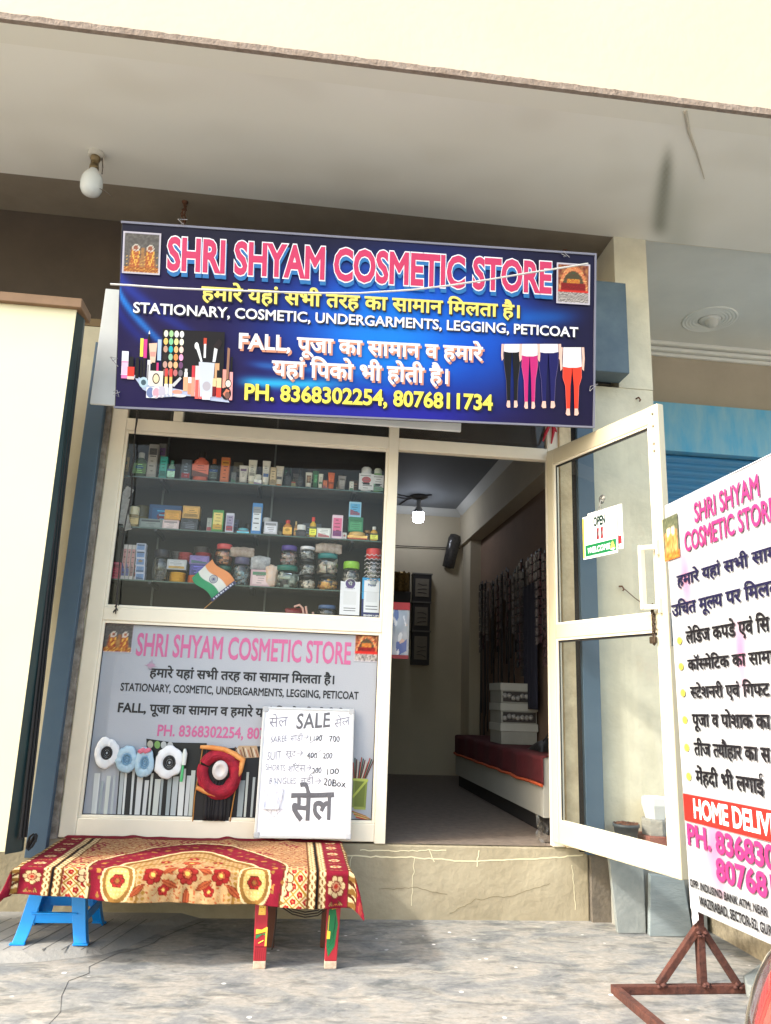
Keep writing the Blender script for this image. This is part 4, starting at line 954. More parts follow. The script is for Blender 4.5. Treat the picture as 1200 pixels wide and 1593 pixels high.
# blue plastic stool
st_=thing('plastic_stool','bright blue plastic stool holding up the left end of the cloth covered bench','stool',(-1.06,-.36,.026))
bl=mat('blue_plastic',(6,138,224),.32,.12,5,.02,60)
zb,zt3=.026,zt2-.032; fx=(-1.225,-.885); fy=(-.555,-.195); tx=(-1.165,-.945); ty=(-.50,-.25)
c=B(); c.box((tx[0]-.02,ty[0]-.02,zt3-.03),(tx[1]+.02,ty[1]+.02,zt3)); c.obj('seat',bl,st_,bev=.012)
def lerp(a,b,t): return a+(b-a)*t
for sx in (0,1):
    for sy in (0,1):
        c=B(); sgx=1 if sx==0 else -1; sgy=1 if sy==0 else -1
        # an L section leg, wide on the front face, flaring at the foot
        def sec(t,w_,d_):
            x=lerp(fx[sx],tx[sx],t**.8); y=lerp(fy[sy],ty[sy],t**.8); return x,y
        rows=[]
        for k in range(9):
            t=k/8; x,y=sec(t,0,0); z=zb+(zt3-.01-zb)*t; wd=.058+.012*t; dp=.05; q=.007
            rows.append([(x,y,z),(x+sgx*wd,y,z),(x+sgx*wd,y+sgy*q,z),(x+sgx*q,y+sgy*q,z),(x+sgx*q,y+sgy*dp,z),(x,y+sgy*dp,z)])
        vs=[p for r_ in rows for p in r_]; fs=[]
        for k in range(8):
            for m in range(6): fs.append((k*6+m,k*6+(m+1)%6,(k+1)*6+(m+1)%6,(k+1)*6+m))
        fs+= [tuple(range(5,-1,-1)),tuple(range(48,54))]
        c.add(vs,fs); lo=c.obj('leg',bl,st_,bev=.003)
        c=B(); c.box((fx[sx]-sgx*.006,fy[sy]-sgy*.008,zb),(fx[sx]+sgx*.064,fy[sy]+sgy*.014,zb+.010)); c.obj('foot',bl,lo,bev=.003)
for sy in (0,1):
    t=.40; y=lerp(fy[sy],ty[sy],t**.8)+(.004 if sy==0 else -.004); x0=lerp(fx[0],tx[0],t)+.01; x1=lerp(fx[1],tx[1],t)-.01; z=lerp(zb,zt3,t)-.03
    c=B(); c.box((x0+.03,y-.004,z-.022),(x1-.03,y+.004,z+.022)); c.box((x0+.03,y-.014,z+.018),(x1-.03,y+.010,z+.024)); c.obj('crossbar',bl,st_,bev=.002)
for sx in (0,1):
    t=.40; x=lerp(fx[sx],tx[sx],t)+(.004 if sx==0 else -.004); y0=lerp(fy[0],ty[0],t)+.04; y1=lerp(fy[1],ty[1],t)-.04; z=lerp(zb,zt3,t)-.03
    c=B(); c.box((x-.004,y0,z-.022),(x+.004,y1,z+.022)); c.obj('crossbar',bl,st_,bev=.002)
for sy in (0,1):
    y=ty[sy]; c=B(); c.box((tx[0]-.01,y-.004,zt3-.085),(tx[1]+.01,y+.004,zt3-.03)); c.obj('apron',bl,st_,bev=.002)

# low wooden table with painted legs
tb=thing('low_table','low wooden table with two painted folk figure legs under the right end of the bench','table',(.08,-.62,0))
wood=mat('dark_wood',(92,52,34),.7,.4,10,.2,50,stretch=(6,6,1)); ztb=zt2-.032
c=B(); c.box((-.135,-.795,ztb-.035),(.285,-.44,ztb)); c.obj('tabletop',mat('red_painted_wood',(128,34,36),.55,.3,8),tb,bev=.004)
redp=mat('red_leg_paint',(160,30,44),.45,.25,12,.1,40,rgb2=(110,20,30)); footm=mat('worn_wood',(196,176,156),.85,.5,30,.3,60,rgb2=(120,86,62))
for k,(x0,x1,fx0,fx1) in enumerate(((-.118,-.056,-.106,-.050),(.212,.278,.213,.268))):
    c=B(); c.hexa([(fx0,-.785,.032),(fx1,-.785,.032),(fx1,-.745,.032),(fx0,-.745,.032)],[(x0,-.785,ztb-.036),(x1,-.785,ztb-.036),(x1,-.745,ztb-.036),(x0,-.745,ztb-.036)]); lg=c.obj('leg',redp,tb,bev=.003)
    c=B(); c.hexa([(fx0,-.785,0),(fx1,-.785,0),(fx1,-.745,0),(fx0,-.745,0)],[(fx0,-.785,.0315),(fx1,-.785,.0315),(fx1,-.745,.0315),(fx0,-.745,.0315)]); c.obj('leg_tip',footm,lg,bev=.003)
    ML=frame((fx0,-.7855,.032),(1,0,0),(x0-fx0,0,ztb-.068)); ik=Ink(ML,.0006); W_=fx1-fx0; H_=ztb-.068
    p=lambda x,y:(W_*x*(1+(.10 if k==0 else .16)*(0)),H_*y)
    def pp(pts,cc): ik.poly([p(*q) for q in pts],cc)
    if k==0:
        pp([(.15,.62),(.72,.62),(.72,.78),(.5,.84),(.2,.80)],(224,172,72)); pp([(.12,.76),(.5,.84),(.85,.74),(.98,.6),(.98,.9),(.1,.92)],(52,24,26)); pp([(.2,.64),(.62,.64),(.6,.76),(.4,.79),(.2,.75)],(230,184,84))
        for ex in (.32,.50): ik.ell(*p(ex,.725),.003,.002,(20,16,16),8)
        ik.line([p(.36,.672),p(.46,.668)],.002,(150,30,30)); pp([(.05,.36),(.95,.40),(.9,.46),(.5,.42),(.05,.43)],(232,196,60)); pp([(.05,.29),(.6,.36),(.9,.33),(.95,.38),(.05,.35)],(46,120,74)); pp([(.8,.2),(.97,.2),(.97,.46),(.82,.44)],(226,176,70))
        for q in range(5): ik.line([p(.12+.17*q,.02),p(.14+.17*q,.17)],.0014,(110,16,28))
        ik.line([p(.05,.19),p(.95,.19)],.003,(90,14,24)); ik.line([p(.3,.24),p(.7,.28)],.004,(240,214,90))
    else:
        pp([(.25,.06),(.75,.2),(.95,.5),(.7,.72),(.2,.76),(.08,.5),(.08,.2)],(30,104,62)); 
        for q in range(4): ik.line([p(.2+.09*q,.18+.05*q),p(.62+.05*q,.26+.09*q),p(.70,.62)],.0012,(16,60,36))
        pp([(.38,.70),(.95,.72),(.97,.92),(.45,.93)],(226,176,76)); pp([(.30,.74),(.5,.76),(.48,.94),(.26,.92)],(50,22,26)); ik.line([p(.62,.84),p(.82,.86)],.0026,(26,18,18)); ik.line([p(.66,.76),p(.84,.77)],.0026,(160,40,36))
        pp([(.06,.30),(.34,.30),(.36,.40),(.08,.42)],(232,200,70)); ik.line([p(.16,.42),p(.2,.62)],.003,(230,196,70))
    ik.obj('painted_figure',printmat('folk_paint',.5,.3),lg)
for x0 in (-.064,.205):
    c=B(); c.hexa([(x0,-.49,0),(x0+.045,-.49,0),(x0+.045,-.45,0),(x0,-.45,0)],[(x0-.0,-.49,ztb-.036),(x0+.045,-.49,ztb-.036),(x0+.045,-.45,ztb-.036),(x0,-.45,ztb-.036)]); c.obj('leg',wood,tb,bev=.003)
c=B(); random.seed(6)
for k in range(3): c.tube([Y(px,py+k*4,-.70) for px,py in ((440,1404),(455,1414),(475,1419),(495,1416),(506,1408))],.003,5)
c.tube([Vector((-.03+.012*math.sin(t*3),-.62,.33-.30*t)) for t in [i/10 for i in range(11)]],.004,5)
tag(c.obj('loose_wire',plain((44,36,30),.7)),'loops of thin dark wire hanging under the right end of the bench','wire')

# ================================================================== whiteboard
qa,qb,qc,qd=(410,1099),(551,1102.7),(545.8,1305.8),(395,1304)
ybt,ytp=-.115,-.016
WBL=Y(*qd,ybt); WBR=Y(*qc,ybt); WTL=Y(*qa,ytp); MW=frame(WBL,WBR-WBL,WTL-WBL); WW=(WBR-WBL).length; WH=on(MW,480,1101)[1]
wb=thing('whiteboard','white dry-erase board handwritten with SALE prices, leaning on the bench against the shopfront','whiteboard',MW@Vector((WW/2,0,0)))
c=B(MW); c.box((.008,.008,-.012),(WW-.008,WH-.008,-.001)); c.obj('board_face',mat('whiteboard_white',(242,242,249),.25,.06,3),wb)
c=B(MW); e=.016
c.box((0,e,-.014),(e,WH-e,.004)); c.box((WW-e,e,-.014),(WW,WH-e,.004)); c.box((0,0,-.014),(WW,e,.004)); c.box((0,WH-e,-.014),(WW,WH,.004)); c.obj('rim',mat('board_aluminium',(196,196,196),.35,.1,20,metal=.3),wb,bev=.003)
c=B(MW)
for (x,y) in ((0,0),(WW-.03,0),(0,WH-.03),(WW-.03,WH-.03)): c.box((x-.002,y-.002,-.015),(x+.032,y+.032,.0055))
c.obj('corner_cap',plain((170,172,176),.5),wb,bev=.006)
lg_=plain((136,136,148),.6); dkk=plain((52,52,58),.6); md=plain((100,100,104),.6)
def wl_(s,l,r,m,bold,**k):
    cv=lambda p:(390+p[0]/5.714,1080+p[1]/5.714)
    a=on(MW,*cv((l[0],l[1]))); b=on(MW,*cv((l[0],l[2]))); c_=on(MW,*cv((r[0],r[1]))); d_=on(MW,*cv((r[0],r[2])))
    x0,x1=(a[0]+b[0])/2,(c_[0]+d_[0])/2; sl=(d_[1]-b[1])/(x1-x0)
    letters('lettering',MW,s,x0,x1,b[1],b[1]+((a[1]-b[1])+(c_[1]-d_[1]))/2,m,wb,bold,.0012,warp=.006,slope=sl,**k)
wl_('सेल',(165,205,295),(330,205,280),lg_,.003); wl_('सेल',(740,205,300),(885,220,270),lg_,.003)
wl_('SALE',(412,165,305),(705,180,290),plain((96,96,102),.6),.018)
wl_('SAREE',(180,365,430),(325,375,420),lg_,.003); wl_('साडी→',(355,360,420),(515,365,405),lg_,.003); wl_('1100',(530,370,420),(636,370,415),dkk,.006); wl_('700',(700,368,425),(795,372,420),dkk,.010)
wl_('SUIT',(150,495,585),(270,520,580),lg_,.003); wl_('सूट→',(310,495,555),(470,505,545),lg_,.003); wl_('400',(500,510,565),(592,530,570),dkk,.006); wl_('200',(645,515,575),(728,530,570),dkk,.010)
wl_('SHORTS',(135,620,675),(310,635,685),lg_,.003); wl_('शॉटस→',(335,630,690),(545,630,680),lg_,.003); wl_('200',(552,650,705),(628,655,700),dkk,.006); wl_('100',(680,650,715),(783,665,705),dkk,.010)
wl_('BANGLES',(170,735,800),(402,748,798),lg_,.003); wl_('चूडी→',(440,740,800),(630,745,800),lg_,.003); wl_('20Box',(652,745,808),(845,765,830),dkk,.010)
wl_('सेल',(360,888,1120),(735,880,1110),plain((96,96,102),.6),.022)
ik=Ink(MW,.0014); cv=lambda x,y: on(MW,390+x/5.714,1080+y/5.714)
for l in ([(520,438),(650,362)],[(510,582),(632,494)],[(525,716),(645,636)],[(380,632),(400,614),(418,632),(440,608)]): ik.line([cv(*p) for p in l],.0022,(60,60,66))
for cx,cy,r_ in ((210,1050,80),(810,1050,80)):
    pts=[cv(cx+r_*math.sin(R(144*k)),cy-r_*1.15*math.cos(R(144*k))) for k in range(6)]
    for a_,b_ in zip(pts[:-1],pts[1:]): ik.line([a_,b_],.0016,(140,140,150))
random.seed(8)
for k in range(60):
    x=random.uniform(490,720); ik.line([cv(x,905+random.uniform(-2,2)),cv(x+10,885+random.uniform(-4,4))],.0015,(120,120,126))
ik.obj('marker_strokes',printmat('marker_ink',.6,.2),wb)
# white cloth tucked at the board's lower left
cl=thing('cleaning_cloth','crumpled white wiping cloth hung over the lower left of the whiteboard','cloth',MW@Vector((.07,.2,.01)))
c=B(MW); p0=cv(205,880); wd_,hg=.115,.15
c.grid(26,30,lambda i,j:(p0[0]-.055+wd_*i*(1-.25*(1-j))+.012*(j-.5)*math.sin(6*i), p0[1]-.085+hg*j*(1-.55*abs(i-.45)), .008+.010*abs(math.sin(8*i+5*j))*(1-.4*j)+.006*nz(i*6,j*6)))
c.obj('cloth',mat('white_cotton',(224,226,236),.85,.15,8,.4,60),cl,solid=.002)

# ================================================================== display window goods
YS=.11
def hx(px,py): return Y(px,py,YS).x
SZ={1:2.470,2:2.152,3:1.829,4:1.6425}
BASEPX={1:757,2:833,3:911,4:957}
gsm=glass('shelf_glass',(.62,.70,.67),1.3,.34)  # strong diffuse share paints the goods' pale reflection into the shelf glass
for k,lab in ((1,'top glass shelf of the window display, carrying tubes and bottles'),(2,'middle glass shelf of the window display, carrying boxes and small jars'),(3,'lowest glass shelf of the window display, carrying lidded jars')):
    t=thing('glass_shelf',lab,'shelf',(-.3,.2,SZ[k]-.008)); c=B(); c.box((XL1-.02,.055,SZ[k]-.008),(XP0-.002,.335,SZ[k]-.0005)); c.obj('pane',gsm,t)
    c=B(); c.box((XL1-.02,.0515,SZ[k]-.008),(XP0-.002,.0545,SZ[k]-.0005)); c.obj('front_edge',mat('glass_edge',(70,96,88),.2,.3,10),t)
    c=B()
    for x in (-.9,-.3,.3): c.box((x-.008,.05,SZ[k]-.0225),(x+.008,.335,SZ[k]-.0085))
    c.obj('bracket',plain((60,60,60),.5),t)
lidm={}
def shade(c,f): return tuple(max(0,min(255,int(v*f))) for v in c)
def item(kind,shelf,x0,x1,top,base,rgb,label,cat,rgb2=(230,230,226),y=None,dz=0.,lab_rgb=None,rot=0.):
    """a shop item x0..x1 wide and top..base tall in photograph pixels, stood on its shelf"""
    yy=YS if y is None else y; zb=SZ[shelf]+dz; A=Y(x0,base,yy); Bq=Y(x1,base,yy); wd=(Bq.x-A.x)*.98; x=(A.x+Bq.x)/2
    h=(base-top)*.00408*(1+.12*(yy-.11)); d=min(wd,.07)
    t=thing(kind2name[kind],label,cat,(x,yy,zb)); c=B(Matrix.Translation((x,yy,zb))@Matrix.Rotation(rot,4,'Z')); r=wd/2; seed=len(WORLD)
    def ink_label(z0,z1,wfrac,yoff,bg_,marks=3,rnd=False):
        M=Matrix.Translation((x,yy,zb))@Matrix.Rotation(rot,4,'Z')@Matrix(((1,0,0,0),(0,0,-1,-yoff-.0012),(0,1,0,0),(0,0,0,1))); ik=Ink(M,.0002); random.seed(seed)
        hw=wd*wfrac/2
        ik.rect(-hw,z0,hw,z1,bg_) if not rnd else ik.ell(0,(z0+z1)/2,hw,(z1-z0)/2,bg_)
        sv=random.random(); acc=random.choice(((176,36,44),(30,70,150),(40,110,70),(190,140,40),(90,50,110),shade(bg_,.5),shade(bg_,.6),(40,40,46)))
        hh_=z1-z0
        if not rnd:
            if sv<.35: ik.rect(-hw,z1-hh_*.26,hw,z1,mixc(bg_,acc,.75))
            elif sv<.6: ik.rect(-hw,z0,hw,z0+hh_*.30,mixc(bg_,acc,.75))
            elif sv<.8: ik.ell(0,z0+hh_*.62,hw*.62,min(hw*.62,hh_*.2),mixc(bg_,acc,.7),16)
            else: ik.poly([(-hw,z0),(hw,z0),(hw,z0+hh_*.2),(-hw,z0+hh_*.5)],mixc(bg_,acc,.6))
        for k in range(marks+2):
            zz=z0+hh_*(.12+.76*k/(marks+1)); l=hw*random.uniform(.25,.8); th_=hh_*random.uniform(.010,.030); o_x=random.uniform(-.15,.15)*hw
            ik.rect(max(-hw,o_x-l),zz-th_,min(hw,o_x+l),zz+th_,shade(bg_,.5) if sum(bg_)>330 else shade(bg_,2.0))
        ik.obj('label',printmat('label_print',.4,.4),t)
    m=plain(rgb,.4); m2=plain(rgb2,.35)
    if kind=='carton':
        c.box((-r,-d/2,0),(r,d/2,h)); c.obj('box',m,t,bev=.0015); ink_label(h*.12,h*.88,.8,d/2,lab_rgb or shade(rgb,1.12),3)
        c=B(Matrix.Translation((x,yy,zb))@Matrix.Rotation(rot,4,'Z')); c.box((-r*.97,-d/2*.97,h),(r*.97,d/2*.97,h+.0015)); c.obj('flap',plain(shade(rgb,.85),.5),t)
    elif kind=='bottle':
        c.lathe([(r*.86,0),(r,.006),(r,h*.62),(r*.9,h*.70),(r*.42,h*.78),(r*.40,h*.82)],n=18,sy=.7); c.obj('body',m,t)
        c=B(Matrix.Translation((x,yy,zb))); c.lathe([(r*.52,h*.80),(r*.52,h*.985),(r*.44,h)],n=16,sy=.8); c.obj('cap',m2,t); ink_label(h*.15,h*.55,1.1,r*.7,lab_rgb or shade(rgb,1.5),3)
    elif kind=='shampoo':
        c.lathe([(r*.55,0),(r*.8,h*.03),(r,h*.22),(r,h*.6),(r*.92,h*.78),(r*.8,h*.82)],n=20,sy=.55); c.obj('body',m,t)
        c=B(Matrix.Translation((x,yy,zb))); c.lathe([(r*.86,h*.80),(r*.9,h*.93),(r*.6,h)],n=18,sy=.6); c.obj('cap',m2,t); ink_label(h*.10,h*.72,1.3,r*.55,(226,226,230),4)
        M=Matrix.Translation((x,yy-r*.55-.0022,zb))@Matrix.Rotation(R(90),4,'X'); ik=Ink(M,.0002); ik.rect(-r*.6,h*.30,r*.6,h*.38,(30,30,34)); ik.obj('band',printmat('label_print'),t)
    elif kind=='tube':
        n=16; rows=[]
        for k in range(7):
            q=k/6; rw=r*(.78+.22*q); rd=r*.62*(1-q)+.0025; rows.append([(rw*math.cos(2*math.pi*j/n),rd*math.sin(2*math.pi*j/n),h*.14+h*.86*q) for j in range(n)])
        vs=[p for q in rows for p in q]; c.add(vs,[(i*n+j,i*n+(j+1)%n,(i+1)*n+(j+1)%n,(i+1)*n+j) for i in range(6) for j in range(n)],True); c.add(rows[-1],[tuple(range(n))]); c.obj('body',m,t)
        c=B(Matrix.Translation((x,yy,zb))); c.lathe([(r*.66,0),(r*.70,h*.13),(r*.5,h*.145)],n=16,sy=.8); c.obj('cap',m2,t); ink_label(h*.36,h*.80,.62,r*.50,lab_rgb or shade(rgb,.93 if sum(rgb)>500 else 1.15),4)
    elif kind=='jar':
        cm=plain(lab_rgb,.7) if lab_rgb else m
        c.lathe([(r*.80,.001),(r*.97,h*.12),(r,h*.45),(r*.95,h*.68),(r*.74,h*.76)],n=22); c.obj('body',glass('jar_plastic',(.90,.92,.91),1.6,.06),t)
        random.seed(seed); c=B(Matrix.Translation((x,yy,zb)))
        for k in range(26):
            a=random.uniform(0,6.28); q=r*.80*math.sqrt(random.random()); z=h*random.uniform(.06,.62); s_=r*random.uniform(.16,.30); 
            if k%2: c.box((q*math.cos(a)-s_,q*math.sin(a)*.8-s_*.6,z-s_*.5),(q*math.cos(a)+s_*.8,q*math.sin(a)*.8+s_*.6,z+s_*.6))
            else: c.lathe([(s_*.2,-s_*.6),(s_,0),(s_*.2,s_*.6)],(q*math.cos(a),q*math.sin(a)*.8,z+s_*.3),(math.cos(a),.5,math.sin(a)),9)
        c.obj('contents',MATS.get('mix_%d'%seed) or mat('mix_%d'%seed,rgb,.6,.9,55,rgb2=lab_rgb or shade(rgb,.4)),t)
        c=B(Matrix.Translation((x,yy,zb))); c.lathe([(r*.80,h*.76),(r*.86,h*.78),(r*.86,h*.96),(r*.80,h)],n=24); c.obj('lid',m2,t)
    elif kind=='pot':
        c.lathe([(r*.9,0),(r,h*.08),(r,h*.60)],n=20); c.obj('body',m,t); c=B(Matrix.Translation((x,yy,zb))); c.lathe([(r*1.02,h*.605),(r*1.02,h*.95),(r*.95,h)],n=20); c.obj('lid',m2,t); ink_label(h*.1,h*.52,1.2,r,lab_rgb or shade(rgb,1.4),2)
    elif kind=='pouch':
        c.M=Matrix.Translation((x,yy,zb)); n=22
        def f(i,j):
            a=(i-.5)*2; b=(j-.5)*2; return (r*a*(1+.08*nz(b*2,seed)), -.02*(1-a*a)*(1-b*b)-.004, h/2+h/2*b*(1-.22*a*a)+.006*nz(a*3,b*3,seed))
        c.grid(n,12,f); c.obj('pack',mat('pouch_%d_%d_%d'%rgb,rgb,.4,.8,32,.5,24,rgb2=rgb2),t,solid=.004)
    elif kind=='spool':
        c.lathe([(r*.85,0),(r*.85,h)],n=22)
        c.obj('core',plain(shade(rgb,.6),.6),t); c=B(Matrix.Translation((x,yy,zb))); n=6
        for k in range(n): c.lathe([(r*.86,h*(k+.02)/n),(r,h*(k+.5)/n),(r*.86,h*(k+.98)/n)],n=24)
        c.obj('winding',m,t)
    return t
kind2name={'carton':'carton','bottle':'bottle','shampoo':'shampoo_bottle','tube':'cream_tube','jar':'lidded_jar','pot':'cream_pot','pouch':'pouch','spool':'thread_spool'}
W=(226,224,216); BK=(26,26,28)
items=[
# ---- top shelf
('bottle',1,184,199,690,746,(110,92,54),'brown bottle in the far left corner of the top shelf','bottle',(90,78,50)),
('bottle',1,207,226,706,747,(60,84,48),'squat olive green bottle near the left end of the top shelf','bottle',(196,194,184)),
('carton',1,228,243,693,747,(150,146,140),'silvery plastic wrapped carton beside the squat green bottle','box',W),
('carton',1,243,255,686,747,(112,108,104),'tall grey carton leaning behind the silvery wrapped one','box',W,.17),
('carton',1,247,259,712,748,(44,150,140),'teal carton on the top shelf between grey carton and mint bottle','box'),
('bottle',1,260,271,716,748,(136,176,156),'mint green flat bottle right of the teal carton','bottle',(90,150,130)),
('carton',1,281,297,717,750,(74,82,92),'slate grey square carton left of the coral jar','box'),
('bottle',1,299,323,702,751,(214,106,84),'coral orange bottle with a black cap, widest on the top shelf','bottle',BK,None,0.,(226,120,98)),
('bottle',1,325,337,713,752,(46,54,52),'dark bottle with an orange brown cap beside the coral bottle','bottle',(160,92,56)),
('carton',1,342,356,713,754,(190,100,52),'tall orange brown carton near the middle of the top shelf','box'),
('carton',1,359,367,735,754,(104,106,106),'tiny grey box between orange carton and first white tube','box'),
('tube',1,370,385,724,756,(226,220,212),'shorter white tube, first of the white tubes from the left','tube',(150,146,140)),
('tube',1,384,398,715,757,(232,228,214),'tall white tube standing between the short white tube and a small clear pot','tube',(236,226,190)),
('pot',1,396,406,739,757,(200,198,190),'small frosted pot between the two tallest white tubes','pot',(226,224,216)),
('tube',1,406,419,717,759,(236,232,222),'tallest white tube, just left of a beige carton','tube',(226,222,206)),
('carton',1,419,429,728,759,(190,168,132),'beige narrow carton behind the tallest white tube','box'),
('tube',1,427,440,726,761,(222,212,196),'white tube with an orange cap','tube',(222,130,60)),
('bottle',1,443,452,728,762,(28,28,30),'slim black ribbed bottle right of the orange capped tube','bottle',BK),
('bottle',1,453,459,744,763,(96,92,62),'small olive phial next to the slim black bottle','bottle',(70,66,50)),
('bottle',1,463,470,728,763,(34,34,36),'second slim black bottle, left of the printed white tube','bottle',BK),
('tube',1,474,485,735,763,(222,218,206),'white tube covered in brown print, left of the green tube','tube',(60,54,50),None,0.,(120,96,76)),
('tube',1,485,495,734,765,(58,106,68),'dark green tube on the top shelf','tube',(44,80,52)),
('tube',1,494,502,738,765,(226,224,210),'narrow white and green tube between green tube and orange box','tube',(120,160,120)),
('carton',1,502,509,749,765,(190,102,62),'very small orange brown box beside the bright orange tube','box'),
('tube',1,509,520,735,765,(214,100,44),'bright orange tube on the top shelf','tube',(206,80,40)),
('tube',1,525,538,740,766,(150,146,144),'grey silver tube right of the bright orange tube','tube',(60,58,58)),
('carton',1,543,550,749,766,(206,204,196),'small white box alone between grey tube and shampoo bottles','box'),
('shampoo',1,560,578,724,767,(226,228,234),'white shampoo bottle at the right end of the top shelf','bottle',(226,228,230)),
('shampoo',1,580,594,726,768,(112,160,96),'green shampoo bottle in the right corner of the top shelf','bottle',(206,214,200)),
# ---- middle shelf
('pot',2,199,215,786,817,(150,132,90),'cream lidded honey coloured jar at the left of the middle shelf','jar',(214,204,170),.08),
('pot',2,208,231,770,812,(120,104,50),'olive gold jar in shadow behind the honey coloured jar','jar',(96,84,44),.26),
('carton',2,232,283,763,808,(30,84,140),'large blue box printed with orange round shapes at the back of the middle shelf','box',W,.27,0.,(44,104,164)),
('carton',2,217,254,808,822,(130,140,136),'flat grey green carton lying in front of the large blue box','box'),
('carton',2,253,279,814,828,(222,196,194),'pale pink carton under the smaller gold carton','box',W,None,0.,(236,214,212)),
('carton',2,256,282,799,814,(206,150,62),'smaller gold carton stacked on the pale pink carton','box',W,None,.060),
('carton',2,281,308,811,829,(48,50,56),'charcoal carton under the larger gold carton','box',W,None,0.,(70,72,80)),
('carton',2,284,311,792,811,(196,152,80),'larger gold carton stacked on the charcoal carton','box',W,None,.076),
('carton',2,321,329,808,830,(160,160,154),'narrow grey box left of the green fruit carton','box'),
('carton',2,329,347,798,832,(74,146,70),'green carton with round fruit print','box',W,None,0.,(226,206,120)),
('carton',2,350,363,802,833,(210,208,220),'white carton with violet print right of the green one','box',W,None,0.,(160,150,180)),
('pot',2,370,386,826,835,(90,160,176),'small turquoise lidded pot','pot',(110,184,196)),
('carton',2,390,406,786,835,(64,130,192),'tall sky blue carton, tallest on the middle shelf','box',W,None,0.,(226,230,234)),
('jar',2,406,421,808,836,(170,168,166),'small clear jar with silver lid right of the tall blue carton','jar',(186,186,186)),
('carton',2,410,431,818,837,(196,196,204),'silver white carton lying before the small clear jar','box',W,.07),
('bottle',2,440,453,811,838,(200,132,60),'amber oil bottle with a red cap','bottle',(206,70,60)),
('bottle',2,457,462,812,838,(150,110,60),'slender brown phial next to the amber oil bottle','bottle',(214,180,120)),
('pot',2,461,475,820,840,(44,42,44),'black and white cream pot on the middle shelf','pot',(226,226,222)),
('bottle',2,481,491,806,840,(222,180,60),'yellow glue bottle with red shoulders and a white nozzle','bottle',(226,70,52)),
('carton',2,492,514,825,841,(214,216,212),'small white carton beside the yellow glue bottle','box'),
('carton',2,470,500,796,826,(76,80,90),'dark slate card leaning at the back of the middle shelf','card',W,.27),
('carton',2,515,532,804,842,(232,206,220),'tall white and pink carton','box',W,None,0.,(226,110,150)),
('carton',2,532,539,831,843,(214,210,206),'tiny white box at the foot of the pink carton','box'),
('pot',2,542,568,831,844,(196,152,90),'flat gold tin at the bottom of the right hand stack','tin',(214,176,110)),
('carton',2,541,564,808,831,(44,128,88),'green carton in the middle of the right hand stack','box',W,None,.054,(80,160,110)),
('carton',2,542,561,784,808,(150,200,226),'pale blue carton on top of the right hand stack','box',W,None,.150,(90,170,214)),
('jar',2,566,576,826,844,(140,92,50),'small amber jar beside the gold tin','jar',(150,110,60)),
('bottle',2,576,587,819,844,(224,170,70),'yellow bottle with a white cap at the right of the middle shelf','bottle',(236,234,226)),
# ---- lowest shelf
('carton',3,172,187,876,901,(206,100,120),'pink tin box at the far left of the lowest shelf','box',W,None,0.,(190,70,90)),
]
for k,nm in enumerate(('first','second','third')):
    items.append(('carton',3,187.5+6.6*k,193.6+6.6*k,850,903,(214,206,200),'%s from the left of three upright thin white boxes, lowest shelf'%nm,'box',W,None,0.,(200,150,146)))
items.append(('carton',3,207.5,212,853,903,(196,180,176),'narrow red lined box beside the three upright white boxes','box',W,None,0.,(160,60,60)))
for k,nm in enumerate(('bottom','second from the bottom','middle','second from the top','top')):
    items.append(('carton',3,211+.5*k,226+.5*k,891-11.3*k,902-11.3*k,(206,210,226),'white and blue box, %s of a stack of five, lowest shelf'%nm,'box',W,None,.0452*k,(120,150,196)))
